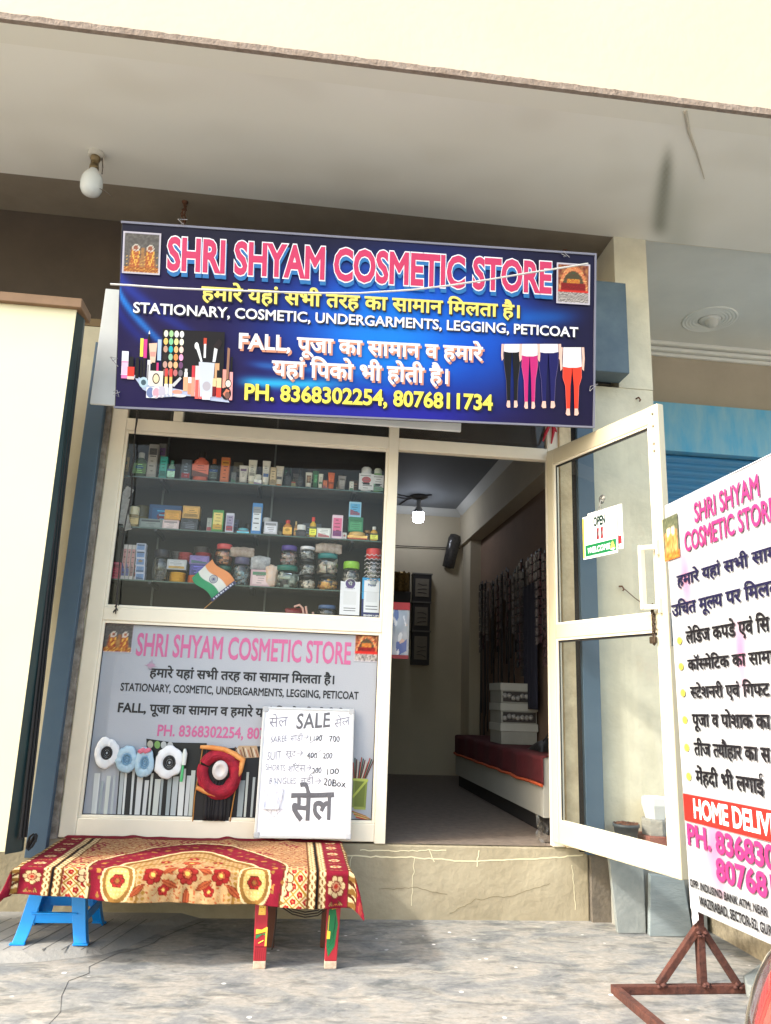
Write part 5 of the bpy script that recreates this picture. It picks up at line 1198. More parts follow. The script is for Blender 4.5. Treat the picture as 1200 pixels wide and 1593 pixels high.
items+=[
('jar',3,234,262,858,906,(120,118,118),'clear jar of hair coils with a dark lid, left part of the lowest shelf','jar',(44,42,52),None,0.,(60,58,60)),
('spool',3,262,289,893,908,(214,160,46),'yellow thread spool under a clear box lid','spool'),
('carton',3,260,291,874,889,(176,178,180),'clear grey plastic box above the yellow spool','box',W,None,.076),
('spool',3,266,286,858,872,(104,98,94),'grey ribbon reel on top of the clear grey box','spool',W,.22,.15),
('spool',3,276,300,858,873,(176,74,74),'left one of the two red ribbon reels','spool',W,.2,.14),
('spool',3,291,313,897,909,(214,110,62),'orange thread spool left of the flag','spool'),
('carton',3,295,326,881,897,(62,62,130),'indigo box above the orange spool','box',W,None,.05,(74,72,150)),
('carton',3,295,326,868,881,(122,104,160),'lilac flat box above the indigo box','box',W,None,.116),
('spool',3,303,330,860,870,(176,66,70),'right one of the two red ribbon reels','spool',W,.2,.165),
('spool',3,301,327,851,860,(96,90,86),'grey ribbon reel on top of the right red reel','spool',W,.2,.205),
('jar',3,335,361,879,908,(120,150,130),'clear jar with a dark green lid behind the flag','jar',(40,92,76),.13,0.,(206,190,120)),
('jar',3,333,362,846,878,(206,160,90),'clear jar of sweets with a coral red lid','jar',(206,84,84),.13,.125,(226,120,90)),
('jar',3,360,388,868,911,(196,186,180),'tall clear jar with a purple grey lid and blue label','jar',(86,84,112),None,0.,(80,160,190)),
('pouch',3,356,396,850,866,(190,176,160),'floral packet lying across the purple grey lidded jar','packet',(130,104,92),None,.178),
('carton',3,389,420,889,914,(206,170,176),'clear box of pink and white cards below a silver bag','box',W,None,0.,(226,200,200)),
('pouch',3,389,420,867,890,(206,206,206),'silver plastic bag on top of the clear card box','bag',(120,120,122),None,.10),
('pouch',3,412,431,872,906,(226,184,150),'peach coloured pouch right of the silver bag','pouch',(206,200,196),.085),
('jar',3,424,465,882,916,(120,150,136),'large round jar with a teal green lid and a white disc label','jar',(40,110,96),None,0.,(196,200,190)),
('jar',3,434,463,850,882,(150,170,176),'clear jar with a violet lid stacked on the large teal lidded jar','jar',(80,62,140),None,.136,(196,110,80)),
('jar',3,464,491,897,918,(226,206,184),'cream filled jar at the bottom of the black banded stack','jar',BK,None,0.,(236,226,210)),
('jar',3,464,491,873,897,(220,220,220),'middle jar of the black banded stack, filled with black and white rings','jar',BK,None,.088,BK),
('jar',3,464,491,853,873,(236,236,236),'top jar of the black banded stack, filled with white rings','jar',(226,226,230),None,.186,BK),
('jar',3,493,526,895,919,(226,140,60),'jar of orange and yellow pieces','jar',BK,None,0.,(240,200,70)),
('jar',3,490,527,863,895,(226,176,176),'jar of pink pieces with a teal lid above the orange jar','jar',(40,120,120),None,.098,(206,226,200)),
('pouch',3,490,532,849,866,(196,182,168),'floral packet lying on the teal lid of the pink jar','packet',(120,96,84),None,.230),
('jar',3,530,560,873,919,(190,190,186),'clear jar with a lime green lid behind the white payment card','jar',(140,196,60),None,0.,(120,110,110)),
('jar',3,565,594,851,919,(40,38,42),'tall dark jar with a red lid behind the blue payment card','jar',(206,52,50),None,0.,(206,206,210)),
('jar',4,492,525,937,960,(96,100,110),'clear jar of dark clips with a steel blue lid on the window floor','jar',(74,100,140),None,0.,(50,50,58)),
('pouch',4,443,476,941,958,(140,30,36),'red cloth bag on the window floor','bag',(110,20,26)),
]
for it in items: item(*it)
random.seed(77)
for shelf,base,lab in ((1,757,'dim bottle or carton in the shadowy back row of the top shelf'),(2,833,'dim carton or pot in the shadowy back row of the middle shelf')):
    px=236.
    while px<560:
        wd=random.uniform(9,16); ht=random.uniform(26,46) if shelf==1 else random.uniform(18,34); cc=random.choice(((70,60,56),(96,84,70),(56,66,64),(110,100,96),(60,40,40),(84,60,46),(50,58,76),(120,110,90)))  # dark colours put the back row's dimness into the stock itself
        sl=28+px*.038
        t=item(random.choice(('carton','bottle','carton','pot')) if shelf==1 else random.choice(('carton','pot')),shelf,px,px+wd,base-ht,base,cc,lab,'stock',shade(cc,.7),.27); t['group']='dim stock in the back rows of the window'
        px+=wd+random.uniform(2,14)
# straws in the red bag, white disc label, printed zigzag of the tall jar
c=B()
for pts in ([(458,944),(466,941),(471,946),(473,958)],[(476,943),(478,957)],[(487,952),(488,960)]): c.tube([Y(px,py,.07) for px,py in pts],.007,8)
tag(c.obj('hair_band',plain((226,176,160),.5)),'pale pink hair bands beside the red cloth bag on the window floor','hair band')
c=B(); 
for k in range(7):
    zz=SZ[3]+.07+.026*k; xs=[hx(566,900)+.0135*i for i in range(9)]
    c.tube([(x,.11-math.sqrt(max(1e-4,.058**2-(x-hx(579.5,900))**2))-.003,zz+.010*(i%2)) for i,x in enumerate(xs)],.003,5)
tag(c.obj('zigzag_band',plain((206,200,206),.5)),'white zigzag hair bands wrapped round the tall dark red lidded jar','hair band')
# payment cards standing inside the glass
def card(px0,px1,py0,py1,label,paint):
    A=Y(px0,py1,.035); Bq=Y(px1,py1,.035); T=Y((px0+px1)/2,py0,.045); M=frame(A,(1,0,0),(0,.12,1)); wd=Bq.x-A.x; hh=T.z-A.z
    t=thing('payment_card',label,'sign',A+Vector((wd/2,0,0))); c=B(M); paint(c,M,wd,hh,t); return t
def pc1(c,M,wd,hh,t):
    pts=[(0,0),(wd,0),(wd,hh*.86)]+[(wd/2+wd*.29*math.cos(a),hh*.80+wd*.29*math.sin(a)) for a in [R(20+14*k) for k in range(11)]]+[(0,hh*.86)]
    c.prism([(x,y,0) for x,y in pts],(0,0,.003)); c.obj('card',plain((232,232,236),.35),t)
    ik=Ink(M,.0034); ik.ell(wd/2,hh*.80,wd*.25,wd*.25,(84,60,120),26)
    for k in range(2): ik.rect(wd*.2,hh*(.10+.06*k),wd*.8,hh*(.118+.06*k),(90,88,90))
    ik.rect(wd*.36,hh*.655,wd*.64,hh*.662,(150,150,150)); ik.rect(wd*.17,hh*.26,wd*.83,hh*.6,(222,222,224)); ik.obj('artwork',printmat('card_print',.35),t)
    letters('lettering',M,'पे',wd*.40,wd*.60,hh*.765,hh*.835,plain((236,236,240),.4),t,.03,.0046); letters('lettering',M,'PhonePe',wd*.27,wd*.73,hh*.675,hh*.705,plain((110,90,140),.4),t,.03,.0042)
def pc2(c,M,wd,hh,t):
    c.box((0,0,0),(wd,hh,.003)); c.obj('card',plain((28,34,96),.35),t)
    ik=Ink(M,.0034); ik.rect(0,hh*.47,wd,hh,(40,150,206)); ik.rect(wd*.10,hh*.15,wd*.88,hh*.93,(228,230,234)); ik.rect(wd*.22,hh*.40,wd*.78,hh*.66,(214,216,220))
    for k in range(2): ik.rect(wd*.2,hh*(.22+.07*k),wd*.8,hh*(.24+.07*k),(90,92,100))
    ik.obj('artwork',printmat('card_print',.35),t)
    letters('lettering',M,'Paytm',wd*.30,wd*.70,hh*.80,hh*.85,plain((40,60,120),.4),t,.03,.0042); letters('lettering',M,'BHIM UPI',wd*.12,wd*.88,hh*.05,hh*.095,plain((230,230,236),.4),t,.03,.0042)
card(528,559,895,956,'white payment card with a purple round emblem standing inside the window glass',pc1)
card(562,593,898,962,'blue bordered payment card in the lower right corner of the window',pc2)
# paper flag
fl_=thing('flag','small paper tricolour flag on a slanting stick inside the display window','flag',Y(313,951,.03))
TP=Y(366,906,.036); BP=Y(330,934,.036); FT=Y(333,868,.036); FB=Y(301,897,.036)
def flagpos(i,j):
    # i: along the fly from the stick, j: across from the saffron edge to the green edge
    a=TP.lerp(BP,j); b=FT.lerp(FB,j); p=a.lerp(b,i); d=(b-a).normalized(); n=Vector((d.z,0,-d.x)); wv=.020*math.sin(i*5.2+.5)*(.35+.65*i)
    return p+n*wv+Vector((0,-.006*math.sin(i*6),0))
nx,ny=40,30; me=bpy.data.meshes.new('flag_cloth'); vs=[]; cs=[]
for j in range(ny+1):
    for i in range(nx+1):
        q=flagpos(i/nx,j/ny); vs.append(wm(fl_).inverted()@q); jj=j/ny; cc=(232,150,92) if jj<.345 else ((228,228,224) if jj<.67 else (30,150,100)); cs+=[*lin(cc),1.]
me.from_pydata(vs,[],[(j*(nx+1)+i,j*(nx+1)+i+1,(j+1)*(nx+1)+i+1,(j+1)*(nx+1)+i) for j in range(ny) for i in range(nx)]); a_=me.color_attributes.new('Col','FLOAT_COLOR','POINT'); a_.data.foreach_set('color',cs); me.materials.append(printmat('flag_print',.6)); me.polygons.foreach_set('use_smooth',[True]*len(me.polygons))
o=bpy.data.objects.new('flag_cloth',me); col.objects.link(o); o.parent=fl_
c=B(); ce=flagpos(.5,.5)+Vector((0,-.004,0)); MWh=frame(ce,(1,0,0),(0,0,1)); ik=Ink(MWh,.001); 
ik.line([(.024*math.cos(2*math.pi*k/28),.024*math.sin(2*math.pi*k/28)) for k in range(28)],.003,(70,76,120),True)
for k in range(24): ik.line([(.003*math.cos(2*math.pi*k/24),.003*math.sin(2*math.pi*k/24)),(.023*math.cos(2*math.pi*k/24),.023*math.sin(2*math.pi*k/24))],.0011,(90,96,140))
ik.ell(0,0,.004,.004,(70,76,120)); ik.obj('wheel',printmat('flag_print'),fl_)
c=B(); c.tube([Y(313,951,.034),Y(368,904,.034)],.003,8); c.obj('stick',mat('bamboo',(190,140,80),.7),fl_)
d=(TP-BP).normalized(); MH=frame(BP+Vector((0,-.010,0)),d,Vector((0,0,1)) if False else Vector((-d.z,0,d.x))); hl=(TP-BP).length
ik=Ink(MH,.0); ik.rect(-.004,-.010,hl+.004,.010,(46,52,96)); 
for k in range(9): ik.rect(.012+hl*.1*k,-.005,.020+hl*.1*k+.004*(k%2),.005,(206,210,226))
ik.obj('hem',printmat('flag_print'),fl_)

# ================================================================== inside the shop
# bed-like counter along the right wall
ct=thing('counter','long low white counter with a maroon cloth over its top along the right wall inside','counter',(1.8,1.8,.395))
c=B(); c.box((1.61,.34,.50),(1.979,3.05,.86)); c.obj('body',mat('white_laminate',(176,176,168),.5,.25,2,rgb2=(140,140,132)),ct)
c=B(); c.box((1.64,.36,.395),(1.97,3.03,.4995)); c.obj('kick_shade',plain((30,28,28),.8),ct)  # near-black colour paints the shadow gap under the counter front
mc=mat('maroon_cloth',(84,18,26),.85,.4,10,.3,60,rgb2=(60,12,18))
c=B(); 
def cc_(i,j):
    y=.33+2.74*i; s_=j*.56
    if s_<.36: return (1.978-s_,y,.868+.003*nz(y*5,s_*8))
    d=s_-.36; return (1.612-.012-.006*math.sin(y*16),y,.868-d*.85-.010*nz(y*3,1.)*j)
c.grid(90,24,cc_); ccl=c.obj('cover_cloth',mc,ct,solid=.003)
c=B(); c.tube([(1.592-.006*math.sin(y*16),y,.868-.20*.85-.010*nz(y*3,1.)-.006) for y in [.34+2.72*i/70 for i in range(71)]],.011,6); c.obj('fringe',mat('orange_fringe',(190,84,44),.8,.5,60),ccl)
# white storage boxes on the counter
for k,(lab,zb_) in enumerate((('lower white cardboard storage carton on the maroon counter',.872),('middle white cardboard carton with a cut-out window on the counter',1.03),('top white cardboard carton of the stack on the counter',1.19))):
    t=thing('storage_box',lab,'box',(1.80,1.72,zb_)); c=B(); c.box((1.66,1.55,zb_),(1.955,1.90,zb_+.156)); c.obj('box',mat('box_card',(150,148,138),.8,.3,6),t,bev=.003)
    if k: 
        c=B(); c.box((1.675,1.546,zb_+.012),(1.945,1.5495,zb_+.092)); c.obj('window',plain((60,56,54),.4),t)
        c=B(); random.seed(k)
        for j in range(7): c.lathe([(.010,-.004),(.022,0),(.010,.004)],(1.69+.036*j,1.545,zb_+.05+random.uniform(-.01,.01)),(0,1,0),12)
        c.obj('ornament',plain((150,146,140),.4),t)
    c=B(); c.box((1.652,1.542,zb_+.10),(1.963,1.908,zb_+.159)); c.obj('lid',mat('box_lid',(172,170,160),.8,.2,6),t,bev=.003)
t=thing('handbag','small black bag lying near the street end of the maroon counter','bag',(1.83,.85,.87)); c=B(); c.grid(20,14,lambda i,j:(1.72+.24*i,.72+.34*j,.872+.085*math.sin(math.pi*i)**.6*math.sin(math.pi*j)**.6+.008*nz(i*5,j*5)),True); c.obj('body',mat('black_leatherette',(22,20,22),.45,.3,20,.3,40),t)
c=B(); c.tube([(1.76,.8,.94),(1.8,.74,1.02),(1.88,.76,1.05),(1.92,.84,.95)],.006,6); c.obj('strap',plain((24,22,24),.5),t)
# goods hanging from a cord along the right wall
c=B(); c.tube([(1.955,.36+3.2*i/30,2.42+.02*math.sin(i)-.06*math.sin(math.pi*i/30)) for i in range(31)],.004,5); tag(c.obj('hanging_line',plain((60,56,52),.7)),'cord strung along the right inside wall above the counter','cord')
random.seed(21); gi=0
for k in range(50):
    y=3.42-.066*k+random.uniform(-.012,.012); 
    if y<.20: break
    far=y>2.0; zt_1=2.40; ln=random.choice((1.35,1.42,.9,.75,1.5)) if far else random.choice((.55,.75,.9,.65))
    name,lab,cat=(('belt','black strap hanging from the cord on the right inside wall, deep in the shop','strap') if far else ('blister_strip','strip of small packaged trinkets hanging on the right inside wall near the door','trinket strip'))
    t=thing(name,lab,cat,(1.955,y,zt_1-ln),'black straps hanging at the back of the right wall' if far else 'strips of packaged trinkets hanging on the right wall')
    c=B(); cc=random.choice(((20,18,20),(26,22,24),(34,28,30))) if far else random.choice(((58,40,44),(84,52,58),(60,58,60),(40,34,36),(96,70,70)))
    x0=1.95-.045*random.random(); wd=random.uniform(.02,.045) if far else random.uniform(.035,.075); zt_1=2.40+random.uniform(-.09,.05)
    c.grid(2,14,lambda i,j:(x0+.006*nz(y*9,j*4.,k),y-wd/2+wd*i+.012*nz(j*2.,k),zt_1-ln*(1-j))); c.obj('strap' if far else 'backing',plain(cc,.5),t,solid=.006)
    c=B(); n=int(ln*(.4 if far else 1)/.075)
    for j in range(n):
        zz=zt_1-.03-j*.075; c.box((x0-.020,y-wd*.5,zz-.062),(x0-.006,y+wd*.5,zz)); 
    c.obj('packet',mat('trinket_%d'%(k%5),((70,66,70),(130,120,122),(96,60,66),(60,64,72),(120,90,92))[k%5],.25,.8,60,rgb2=(24,22,24),spec=.8),t)
# coat of dark cloth hung nearer the door
c=B(); c.grid(16,20,lambda i,j:(1.90-.03*abs(math.sin(i*9)),1.35+.30*i,1.15+1.0*j)); tag(c.obj('dark_garment',mat('navy_cloth',(34,34,48),.9,.3,8),solid=.004),'dark navy garment hanging against the right inside wall above the boxes','garment')
# lit bulb
bq=Z(652,772,3.38); lb=thing('ceiling_bulb','lit white LED bulb on the shop ceiling, seen through the doorway','bulb',(bq.x,bq.y,3.38))
o_=Vector((bq.x,bq.y,3.38)); c=B(); c.lathe([(.10,0),(.10,-.012),(.06,-.03),(.03,-.04)],o_,n=20); c.obj('rose',plain((60,56,52),.6),lb)
c=B(); c.lathe([(.022,-.035),(.024,-.10),(.03,-.13),(.055,-.17),(.062,-.19)],o_,n=20); c.obj('neck',plain((190,190,190),.4),lb)
c=B(); c.lathe([(.062,-.19),(.064,-.25),(.055,-.285),(.03,-.30),(.0001,-.302)],o_,n=24); c.obj('diffuser',emit('lamp_glow',(236,242,255),14),lb)
c=B(); 
for pts in ([(612,772),(630,776),(652,772),(672,770)],[(605,760),(620,770),(640,774)],[(622,785),(634,777),(650,772)]): c.tube([Z(px,py,3.37) for px,py in pts],.008,5)
c.obj('flex',plain((40,36,36),.6),lb)
# things on the back wall
o=B(); q=Y(703,858,3.95); o.M=Matrix.Translation(q)@Matrix.Rotation(R(12),4,'Y'); o.lathe([(.03,-.20),(.07,-.19),(.075,.15),(.06,.2),(.03,.21)],n=14,sy=.6); tag(o.obj('wrapped_bundle',mat('clear_wrap',(70,68,66),.2,.5,30,.4,40,rgb2=(30,28,28))),'dark plastic wrapped bundle hanging high on the back wall','bundle')
o=B(); o.tube([Y(600,848,3.97),Y(640,850,3.97),Y(690,852,3.97),Y(716,853,3.97)],.006,5); tag(o.obj('wall_line',plain((70,64,54),.7)),'thin string stretched across the upper back wall','string')
rk=thing('wall_rack','tall black hanging rack of three boxes with paper labels on the back wall','rack',Y(655,1030,3.9))
for k,(y0,y1,x0,x1) in enumerate(((893,936,643,672),(937,981,642,670),(982,1034,641,669))):
    A=Y(x0,y1,3.86); Bq=Y(x1,y0,3.86); c=B(); c.box((A.x,3.86,A.z+.004),(Bq.x,3.998,Bq.z)); sh=c.obj('shelf_box',mat('rack_black',(32,28,28),.6,.3,20),rk)
    c=B(); c.box((A.x+.02,3.853,A.z+.06),(Bq.x-.03,3.8595,Bq.z-.06)); c.obj('paper',mat('old_paper',(120,112,98),.8,.3,12),sh)
    c=B(); random.seed(k)
    for j in range(3): z=A.z+.10+.05*j; c.tube([(A.x+.05+.05*i,3.852,z+random.uniform(-.015,.015)) for i in range(3)],.004,5)
    c.obj('scribble',plain((60,54,50),.8),sh)
    c=B(); c.box((A.x-.01,3.852,Bq.z-.012),(Bq.x+.01,3.998,Bq.z+.004)); c.obj('rim',plain((96,92,86),.7),sh)
o=B(); A=Y(608,938,3.8); Bq=Y(638,922,3.8); o.box((A.x-.3,3.72,A.z-.5),(Bq.x,3.998,Bq.z)); tag(o.obj('black_cabinet',plain((18,16,16),.5),bev=.004),'black cabinet on the back wall, partly behind the door post','cabinet')
o=thing('trinket_bag','bag of glittering golden trinkets on top of the black cabinet','bag',Y(622,921,3.8)); A=Y(606,921,3.8); Bq=Y(638,892,3.8); random.seed(31)
c=B(); c.grid(12,10,lambda i,j:(A.x+(Bq.x-A.x)*i,3.78-.08*math.sin(math.pi*i),A.z+(Bq.z-A.z)*j+.03*nz(i*7,j*7)*j)); c.obj('film',mat('gold_foil',(120,96,50),.2,.8,40,.6,50,rgb2=(40,32,20),metal=.6),o,solid=.004)
# clear bag with a red top just inside the door post
tb_=thing('packaged_bag','clear bag of cosmetics with a red header card hanging just inside the door post','bag',Y(622,1015,.55))
A=Y(600,1018,.55); Bq=Y(638,938,.55); c=B(); c.box((A.x,.545,Bq.z-.05),(Bq.x,.555,Bq.z)); c.obj('header_card',plain((196,36,46),.4),tb_)
c=B(); c.box((A.x,.546,A.z-.025),(Bq.x,.554,A.z)); c.obj('bottom_band',plain((150,30,40),.4),tb_)
M=frame((A.x,.552,A.z),(1,0,0),(0,0,1)); wd=Bq.x-A.x; hh=Bq.z-.05-A.z
def bagc(u,v):
    c=mixc((206,206,210),(150,160,176),.5+.7*nz(u*20,v*14)); 
    if nz(u*26+3,v*9)>.22: c=(92,110,170)
    if nz(u*14,v*22,6.)>.30: c=(226,190,170)
    if nz(u*30,v*12,9.)<-.35: c=(236,236,238)
    if abs(u-wd*.96)<.008: c=(180,180,184)
    return c
painted('pack_face',M,wd,hh,bagc,.004,tb_,printmat('bag_print',.2,.8),lambda u,v:.018*math.sin(math.pi*u/wd)*math.sin(math.pi*v/hh))
# clear crumpled plastic at the door foot
o=B(); A=Y(848,1300,-.0); o.grid(6,6,lambda i,j:(A.x-.02+.07*i+.02*nz(i*3,j*3),.10+.04*nz(i*4,j*4,2.),.395+.16*j*(1-.4*i))); tag(o.obj('plastic_sheet',glass('clear_plastic',(.92,.94,.93),1.2,.1)),'crumpled clear plastic sheet at the foot of the door post','plastic')

# ================================================================== pots and slabs beside the pier
pt=thing('plant_pot','dark grey plastic pot of dry leaves against the pier, behind the lower door pane','pot',(1.995,-.10,.40))
pc=Vector((2.0,-.10,.40)); q0=Y(955,1275,-.1); q1=Y(997,1305,-.1)
led=thing('brick_ledge','low red brick ledge along the foot of the pier behind the open door','ledge',(2.1,-.1,0))
c=B(); c.box((1.88,-.20,.0),(2.295,.001,.43)); c.obj('render_base',mat('grey_render',(150,150,142),.95,.5,9,.5,40),led)
for k in range(2):
    c=B(); c.box((2.045+.112*k,-.195,.4305),(2.153+.112*k,-.003,.487)); c.obj('brick',mat('old_red_brick',(128,66,54),.95,.6,16,.6,40,rgb2=(170,120,104)),led,bev=.006)
z0=.4305; c=B(); c.lathe([(.056,0),(.070,.095),(.076,.095),(.076,.112),(.068,.112),(.066,.10)],(1.95,-.11,z0),n=26); c.obj('pot',mat('grey_pot',(58,66,72),.6,.4,14),pt)
c=B(); c.lathe([(.066,.098),(.03,.106),(.0001,.108)],(1.95,-.11,z0),n=20); c.obj('soil',mat('dry_soil',(70,50,36),.95,.6,40,.8,50),pt)
c=B(); random.seed(14)
for k in range(70):
    a=random.uniform(0,6.28); r_=.066*math.sqrt(random.random()); p=Vector((1.95+r_*math.cos(a),-.11+r_*math.sin(a),z0+.104+random.uniform(0,.014))); d=Vector((random.uniform(-1,1),random.uniform(-1,1),random.uniform(-.3,.5))).normalized()*.016; e_=d.orthogonal().normalized()*.006
    c.add([p-d,p+e_,p+d,p-e_],[(0,1,2,3)])
c.obj('dry_leaves',mat('dry_leaf',(96,58,40),.9,.5,60),pt)
c=B(); 
for k in range(8):
    a=2*math.pi*k/8
gb_=thing('concrete_block','small octagonal grey concrete block on the brick ledge under the white pot','block',(2.135,-.10,.4875)); c=B(); c.lathe([(.082,0),(.084,.01),(.084,.078),(.080,.086)],(2.135,-.10,.4875),n=8,smooth=False); c.obj('block',mat('grey_concrete',(150,148,142),.95,.5,18,.5,50),gb_)
wp=thing('white_pot','white faceted pot standing on the grey block behind the lower door pane','pot',(2.135,-.10,.574)); c=B(); c.lathe([(.060,0),(.082,.075),(.080,.118),(.072,.118),(.068,.06),(.0001,.05)],(2.135,-.10,.574),n=6,smooth=False); c.obj('pot',mat('white_ceramic',(214,216,216),.35,.1,6),wp,bev=.004)
stone=mat('grey_stone_slab',(142,146,142),.8,.7,6,.3,40,rgb2=(104,112,112)); stone2=mat('blue_grey_slab',(138,147,148),.8,.7,5,.3,40,rgb2=(104,116,120),stretch=(.6,.6,2.))
def slab(pxs,zs,yb,yt,th_,m,label):
    # outline: bottom left, bottom right, top right, top left; leans back against the ledge
    pts=[]
    for (x,z) in zs: t=z/.36; pts.append((x,yb+(yt-yb)*t,z))
    c=B(); c.prism(pts,(0,th_,.004)); return tag(c.obj('stone_slab',m,bev=.004),label,'slab')
slab(None,[(1.828,0),(1.99,0),(2.0,.37),(1.80,.37)],-.235,-.215,.03,stone,'pale grey stone slab leaning upright just right of the shop step')
slab(None,[(1.985,0),(2.232,0),(2.215,.285),(2.02,.30)],-.285,-.24,.03,stone2,'blue grey slab with a cut top left corner leaning in front of the pale slab')
slab(None,[(2.25,0),(2.345,0),(2.36,.34),(2.27,.34)],-.235,-.215,.03,mat('dark_slab',(120,124,122),.8,.4,7),'narrow dark slab standing behind the rusty sign post')
# loose stone at the right
c=B(); P=[Z(*p,0) for p in ((1158,1538),(1162,1552),(1180,1562),(1215,1575),(1215,1512),(1188,1516))]
c.prism([(p.x,p.y,.0) for p in P],(0,0,.055)); tag(c.obj('loose_stone',stone,bev=.008),'pale broken paving stone lying at the end of the rusty stand bar','stone')

# ================================================================== rusty stand with its flex board
ss=thing('stand_sign','white flex sign board with pink and black lettering on a rusty iron stand','sign',(1.85,-1.06,0))
rust_=mat('rusty_iron',(92,52,40),.9,.8,22,.6,60,rgb2=(52,30,26)); tb0=.034
P0=Vector((1.85,-1.06,0)); ang=R(3); sdir=Vector((math.sin(ang),-math.cos(ang),0)); MT=frame(P0,sdir+Vector((0,0,.022)),Vector((0,0,1))-.022*sdir)        # normal looks left
BW=1.22; s0=.016; zb0,zt0=.332,2.198
# base
c=B(); c.bar((1.435,-1.09,tb0/2),(2.20,-1.075,tb0/2),tb0,tb0); c.obj('base_bar',rust_,ss,bev=.003)
c=B(); c.bar((1.45,-1.107,tb0/2),(1.50,-2.3,tb0/2),tb0,tb0); c.obj('base_bar',rust_,ss,bev=.003)
c=B(); c.bar((1.478,-2.26,tb0/2+.0008),(2.2,-2.24,tb0/2+.0008),tb0-.002,tb0); c.obj('base_bar',rust_,ss,bev=.003)
def post(yv):
    o=P0+sdir*yv; c=B(); c.bar((o.x,o.y-.02,tb0),(o.x,o.y-.02,2.2),tb0,tb0,(1,0,0)); c.obj('post',rust_,ss,bev=.003)
    for dx in (-.20,.165):
        c=B(); c.bar((o.x+dx,o.y-.02,tb0-.004),(o.x+(.010 if dx>0 else -.010),o.y-.0205,.255),.030,.030,(0,1,0)); c.obj('brace',rust_,ss,bev=.003)
post(.0)
c=B(); o=P0+sdir*1.12; c.bar((o.x,o.y,tb0),(o.x,o.y,2.2),tb0,tb0,(1,0,0)); c.obj('post',rust_,ss,bev=.003)
c=B(); random.seed(5)
for (x,y,z) in ((1.655,-1.1,.03),(1.85,-1.1,.036),(2.008,-1.095,.03),(1.85,-1.1,.235)):
    for k in range(4): c.lathe([(.001,-.006),(.010,-.002),(.011,.004),(.002,.010)],(x+random.uniform(-.016,.016),y-.003,z+random.uniform(-.008,.008)),n=8)
c.obj('weld',mat('weld_rust',(76,42,34),.8,.4,40),ss)
fr=B(MT); fr.box((s0,zb0+.01,-.006),(s0+BW,zb0+.04,.018)); fr.box((s0,zt0-.04,-.006),(s0+BW,zt0-.01,.018)); fr.box((s0+.004,zb0+.04,-.006),(s0+.03,zt0-.04,.018)); fr.box((s0+BW-.03,zb0+.04,-.006),(s0+BW-.004,zt0-.04,.018)); fr.obj('board_frame',rust_,ss)
BH=zt0-zb0; MTb=MT@Matrix.Translation((s0,zb0,.026))
def st_xy(px,py): x,y=on(MT@Matrix.Translation((0,0,.027)),px,py); return x-s0,y-zb0
sm=[st_xy(1066,903),st_xy(1152,1015),st_xy(1112,1318)]
def board_c(u,v):
    c=(164,164,171); c=mixc(c,(154,159,162),.5+.6*nz(u*2,v*2))
    for k,(a,b,rx,ry) in enumerate(((*sm[0],.07,.20),(*sm[1],.06,.20),(*sm[2],.11,.26))):
        d=math.hypot((u-a)/rx,(v-b)/ry)+.25*nz(u*14,v*10,k); c=mixc(c,(182,84,134),.6*(1-sst(.0,1.,d)))
    return c
stp=printmat('stand_flex',.4,.4)
painted('flex_face',MTb,BW,BH,board_c,.02,ss,stp,lambda u,v:.003*nz(u*2.5,v*2.)+.0015*nz(u*7,v*7))
c=B(MTb); c.box((0,0,-.006),(BW,BH,-.004)); c.obj('flex_back',plain((206,206,206),.6),ss)
c=B(MTb); c.box((-.004,0,-.007),(0,BH,.002)); c.box((-.004,BH,-.007),(BW,BH+.004,.002)); c.obj('folded_edge',plain((206,206,212),.5),ss)
q_=st_xy(1076,1400); c=B(MTb); c.grid(4,6,lambda i,j:(.006+.05*i,-.07*(1-j)*(1-.5*i)+.002,.003+.004*nz(i*3,j*3))); c.obj('loose_flap',plain((226,226,232),.5),ss,solid=.0015)
def bl_(name,s,l,r,m,bold=.02,z=.007,**k):
    a=st_xy(l[0],l[1]); b=st_xy(l[0],l[2]); c_=st_xy(r[0],r[1]); d_=st_xy(r[0],r[2])
    letters(name,MTb,s,(a[0]+b[0])/2,(c_[0]+d_[0])/2,(b[1]+d_[1])/2,((a[1]-b[1])+(c_[1]-d_[1]))/2+(b[1]+d_[1])/2,m,ss,bold,z,**k)
bpk=plain((164,44,106),.5); bbk=plain((18,16,22),.45); bnv=plain((22,20,56),.45)
edge=plain((110,90,140),.45)
bl_('title','SHRI SHYAM',(1082,783,812),(1182,738,773),bpk,.02)
bl_('title','COSMETIC STORE',(1067,829,858),(1198,777,812),bpk,.022,prefix='COSMETIC STOR')
bl_('line','हमारे यहां सभी सामान',(1055,896,911),(1196,854,874),bnv,.026,prefix='हमारे यहां सभी सा')
bl_('line','उचित मूल्य पर िमलता'.replace('िच','िच').replace('चि','िच').replace('ल्य','{ल}य'),(1047,943,959),(1199,904,926),bnv,.026,prefix='उिचत मू{ल}य पर िमल')
bl_('line','लेिडज कपडे एवं िस',(1069,982,1000),(1199,961,982),bbk,.026)
bl_('line','कॉ{स}मेिटक का सामान',(1072,1026.6,1043),(1200,1013,1031),bbk,.026,prefix='कॉ{स}मेिटक का साम')
bl_('line','{स}टेशनरी एवं िग{फ}ट',(1076,1068,1086),(1199,1061,1081.6),bbk,.026)
bl_('line','पूजा व पोशाक का',(1079,1113,1131),(1200,1111,1131.6),bbk,.026)
bl_('line','तीज {त}यौहार का स',(1082,1157,1176),(1200,1163,1183),bbk,.026)
bl_('line','मेंहदी भी लगाई',(1084.6,1201,1221),(1190,1211,1232),bbk,.026)
ik=Ink(MTb,.006)
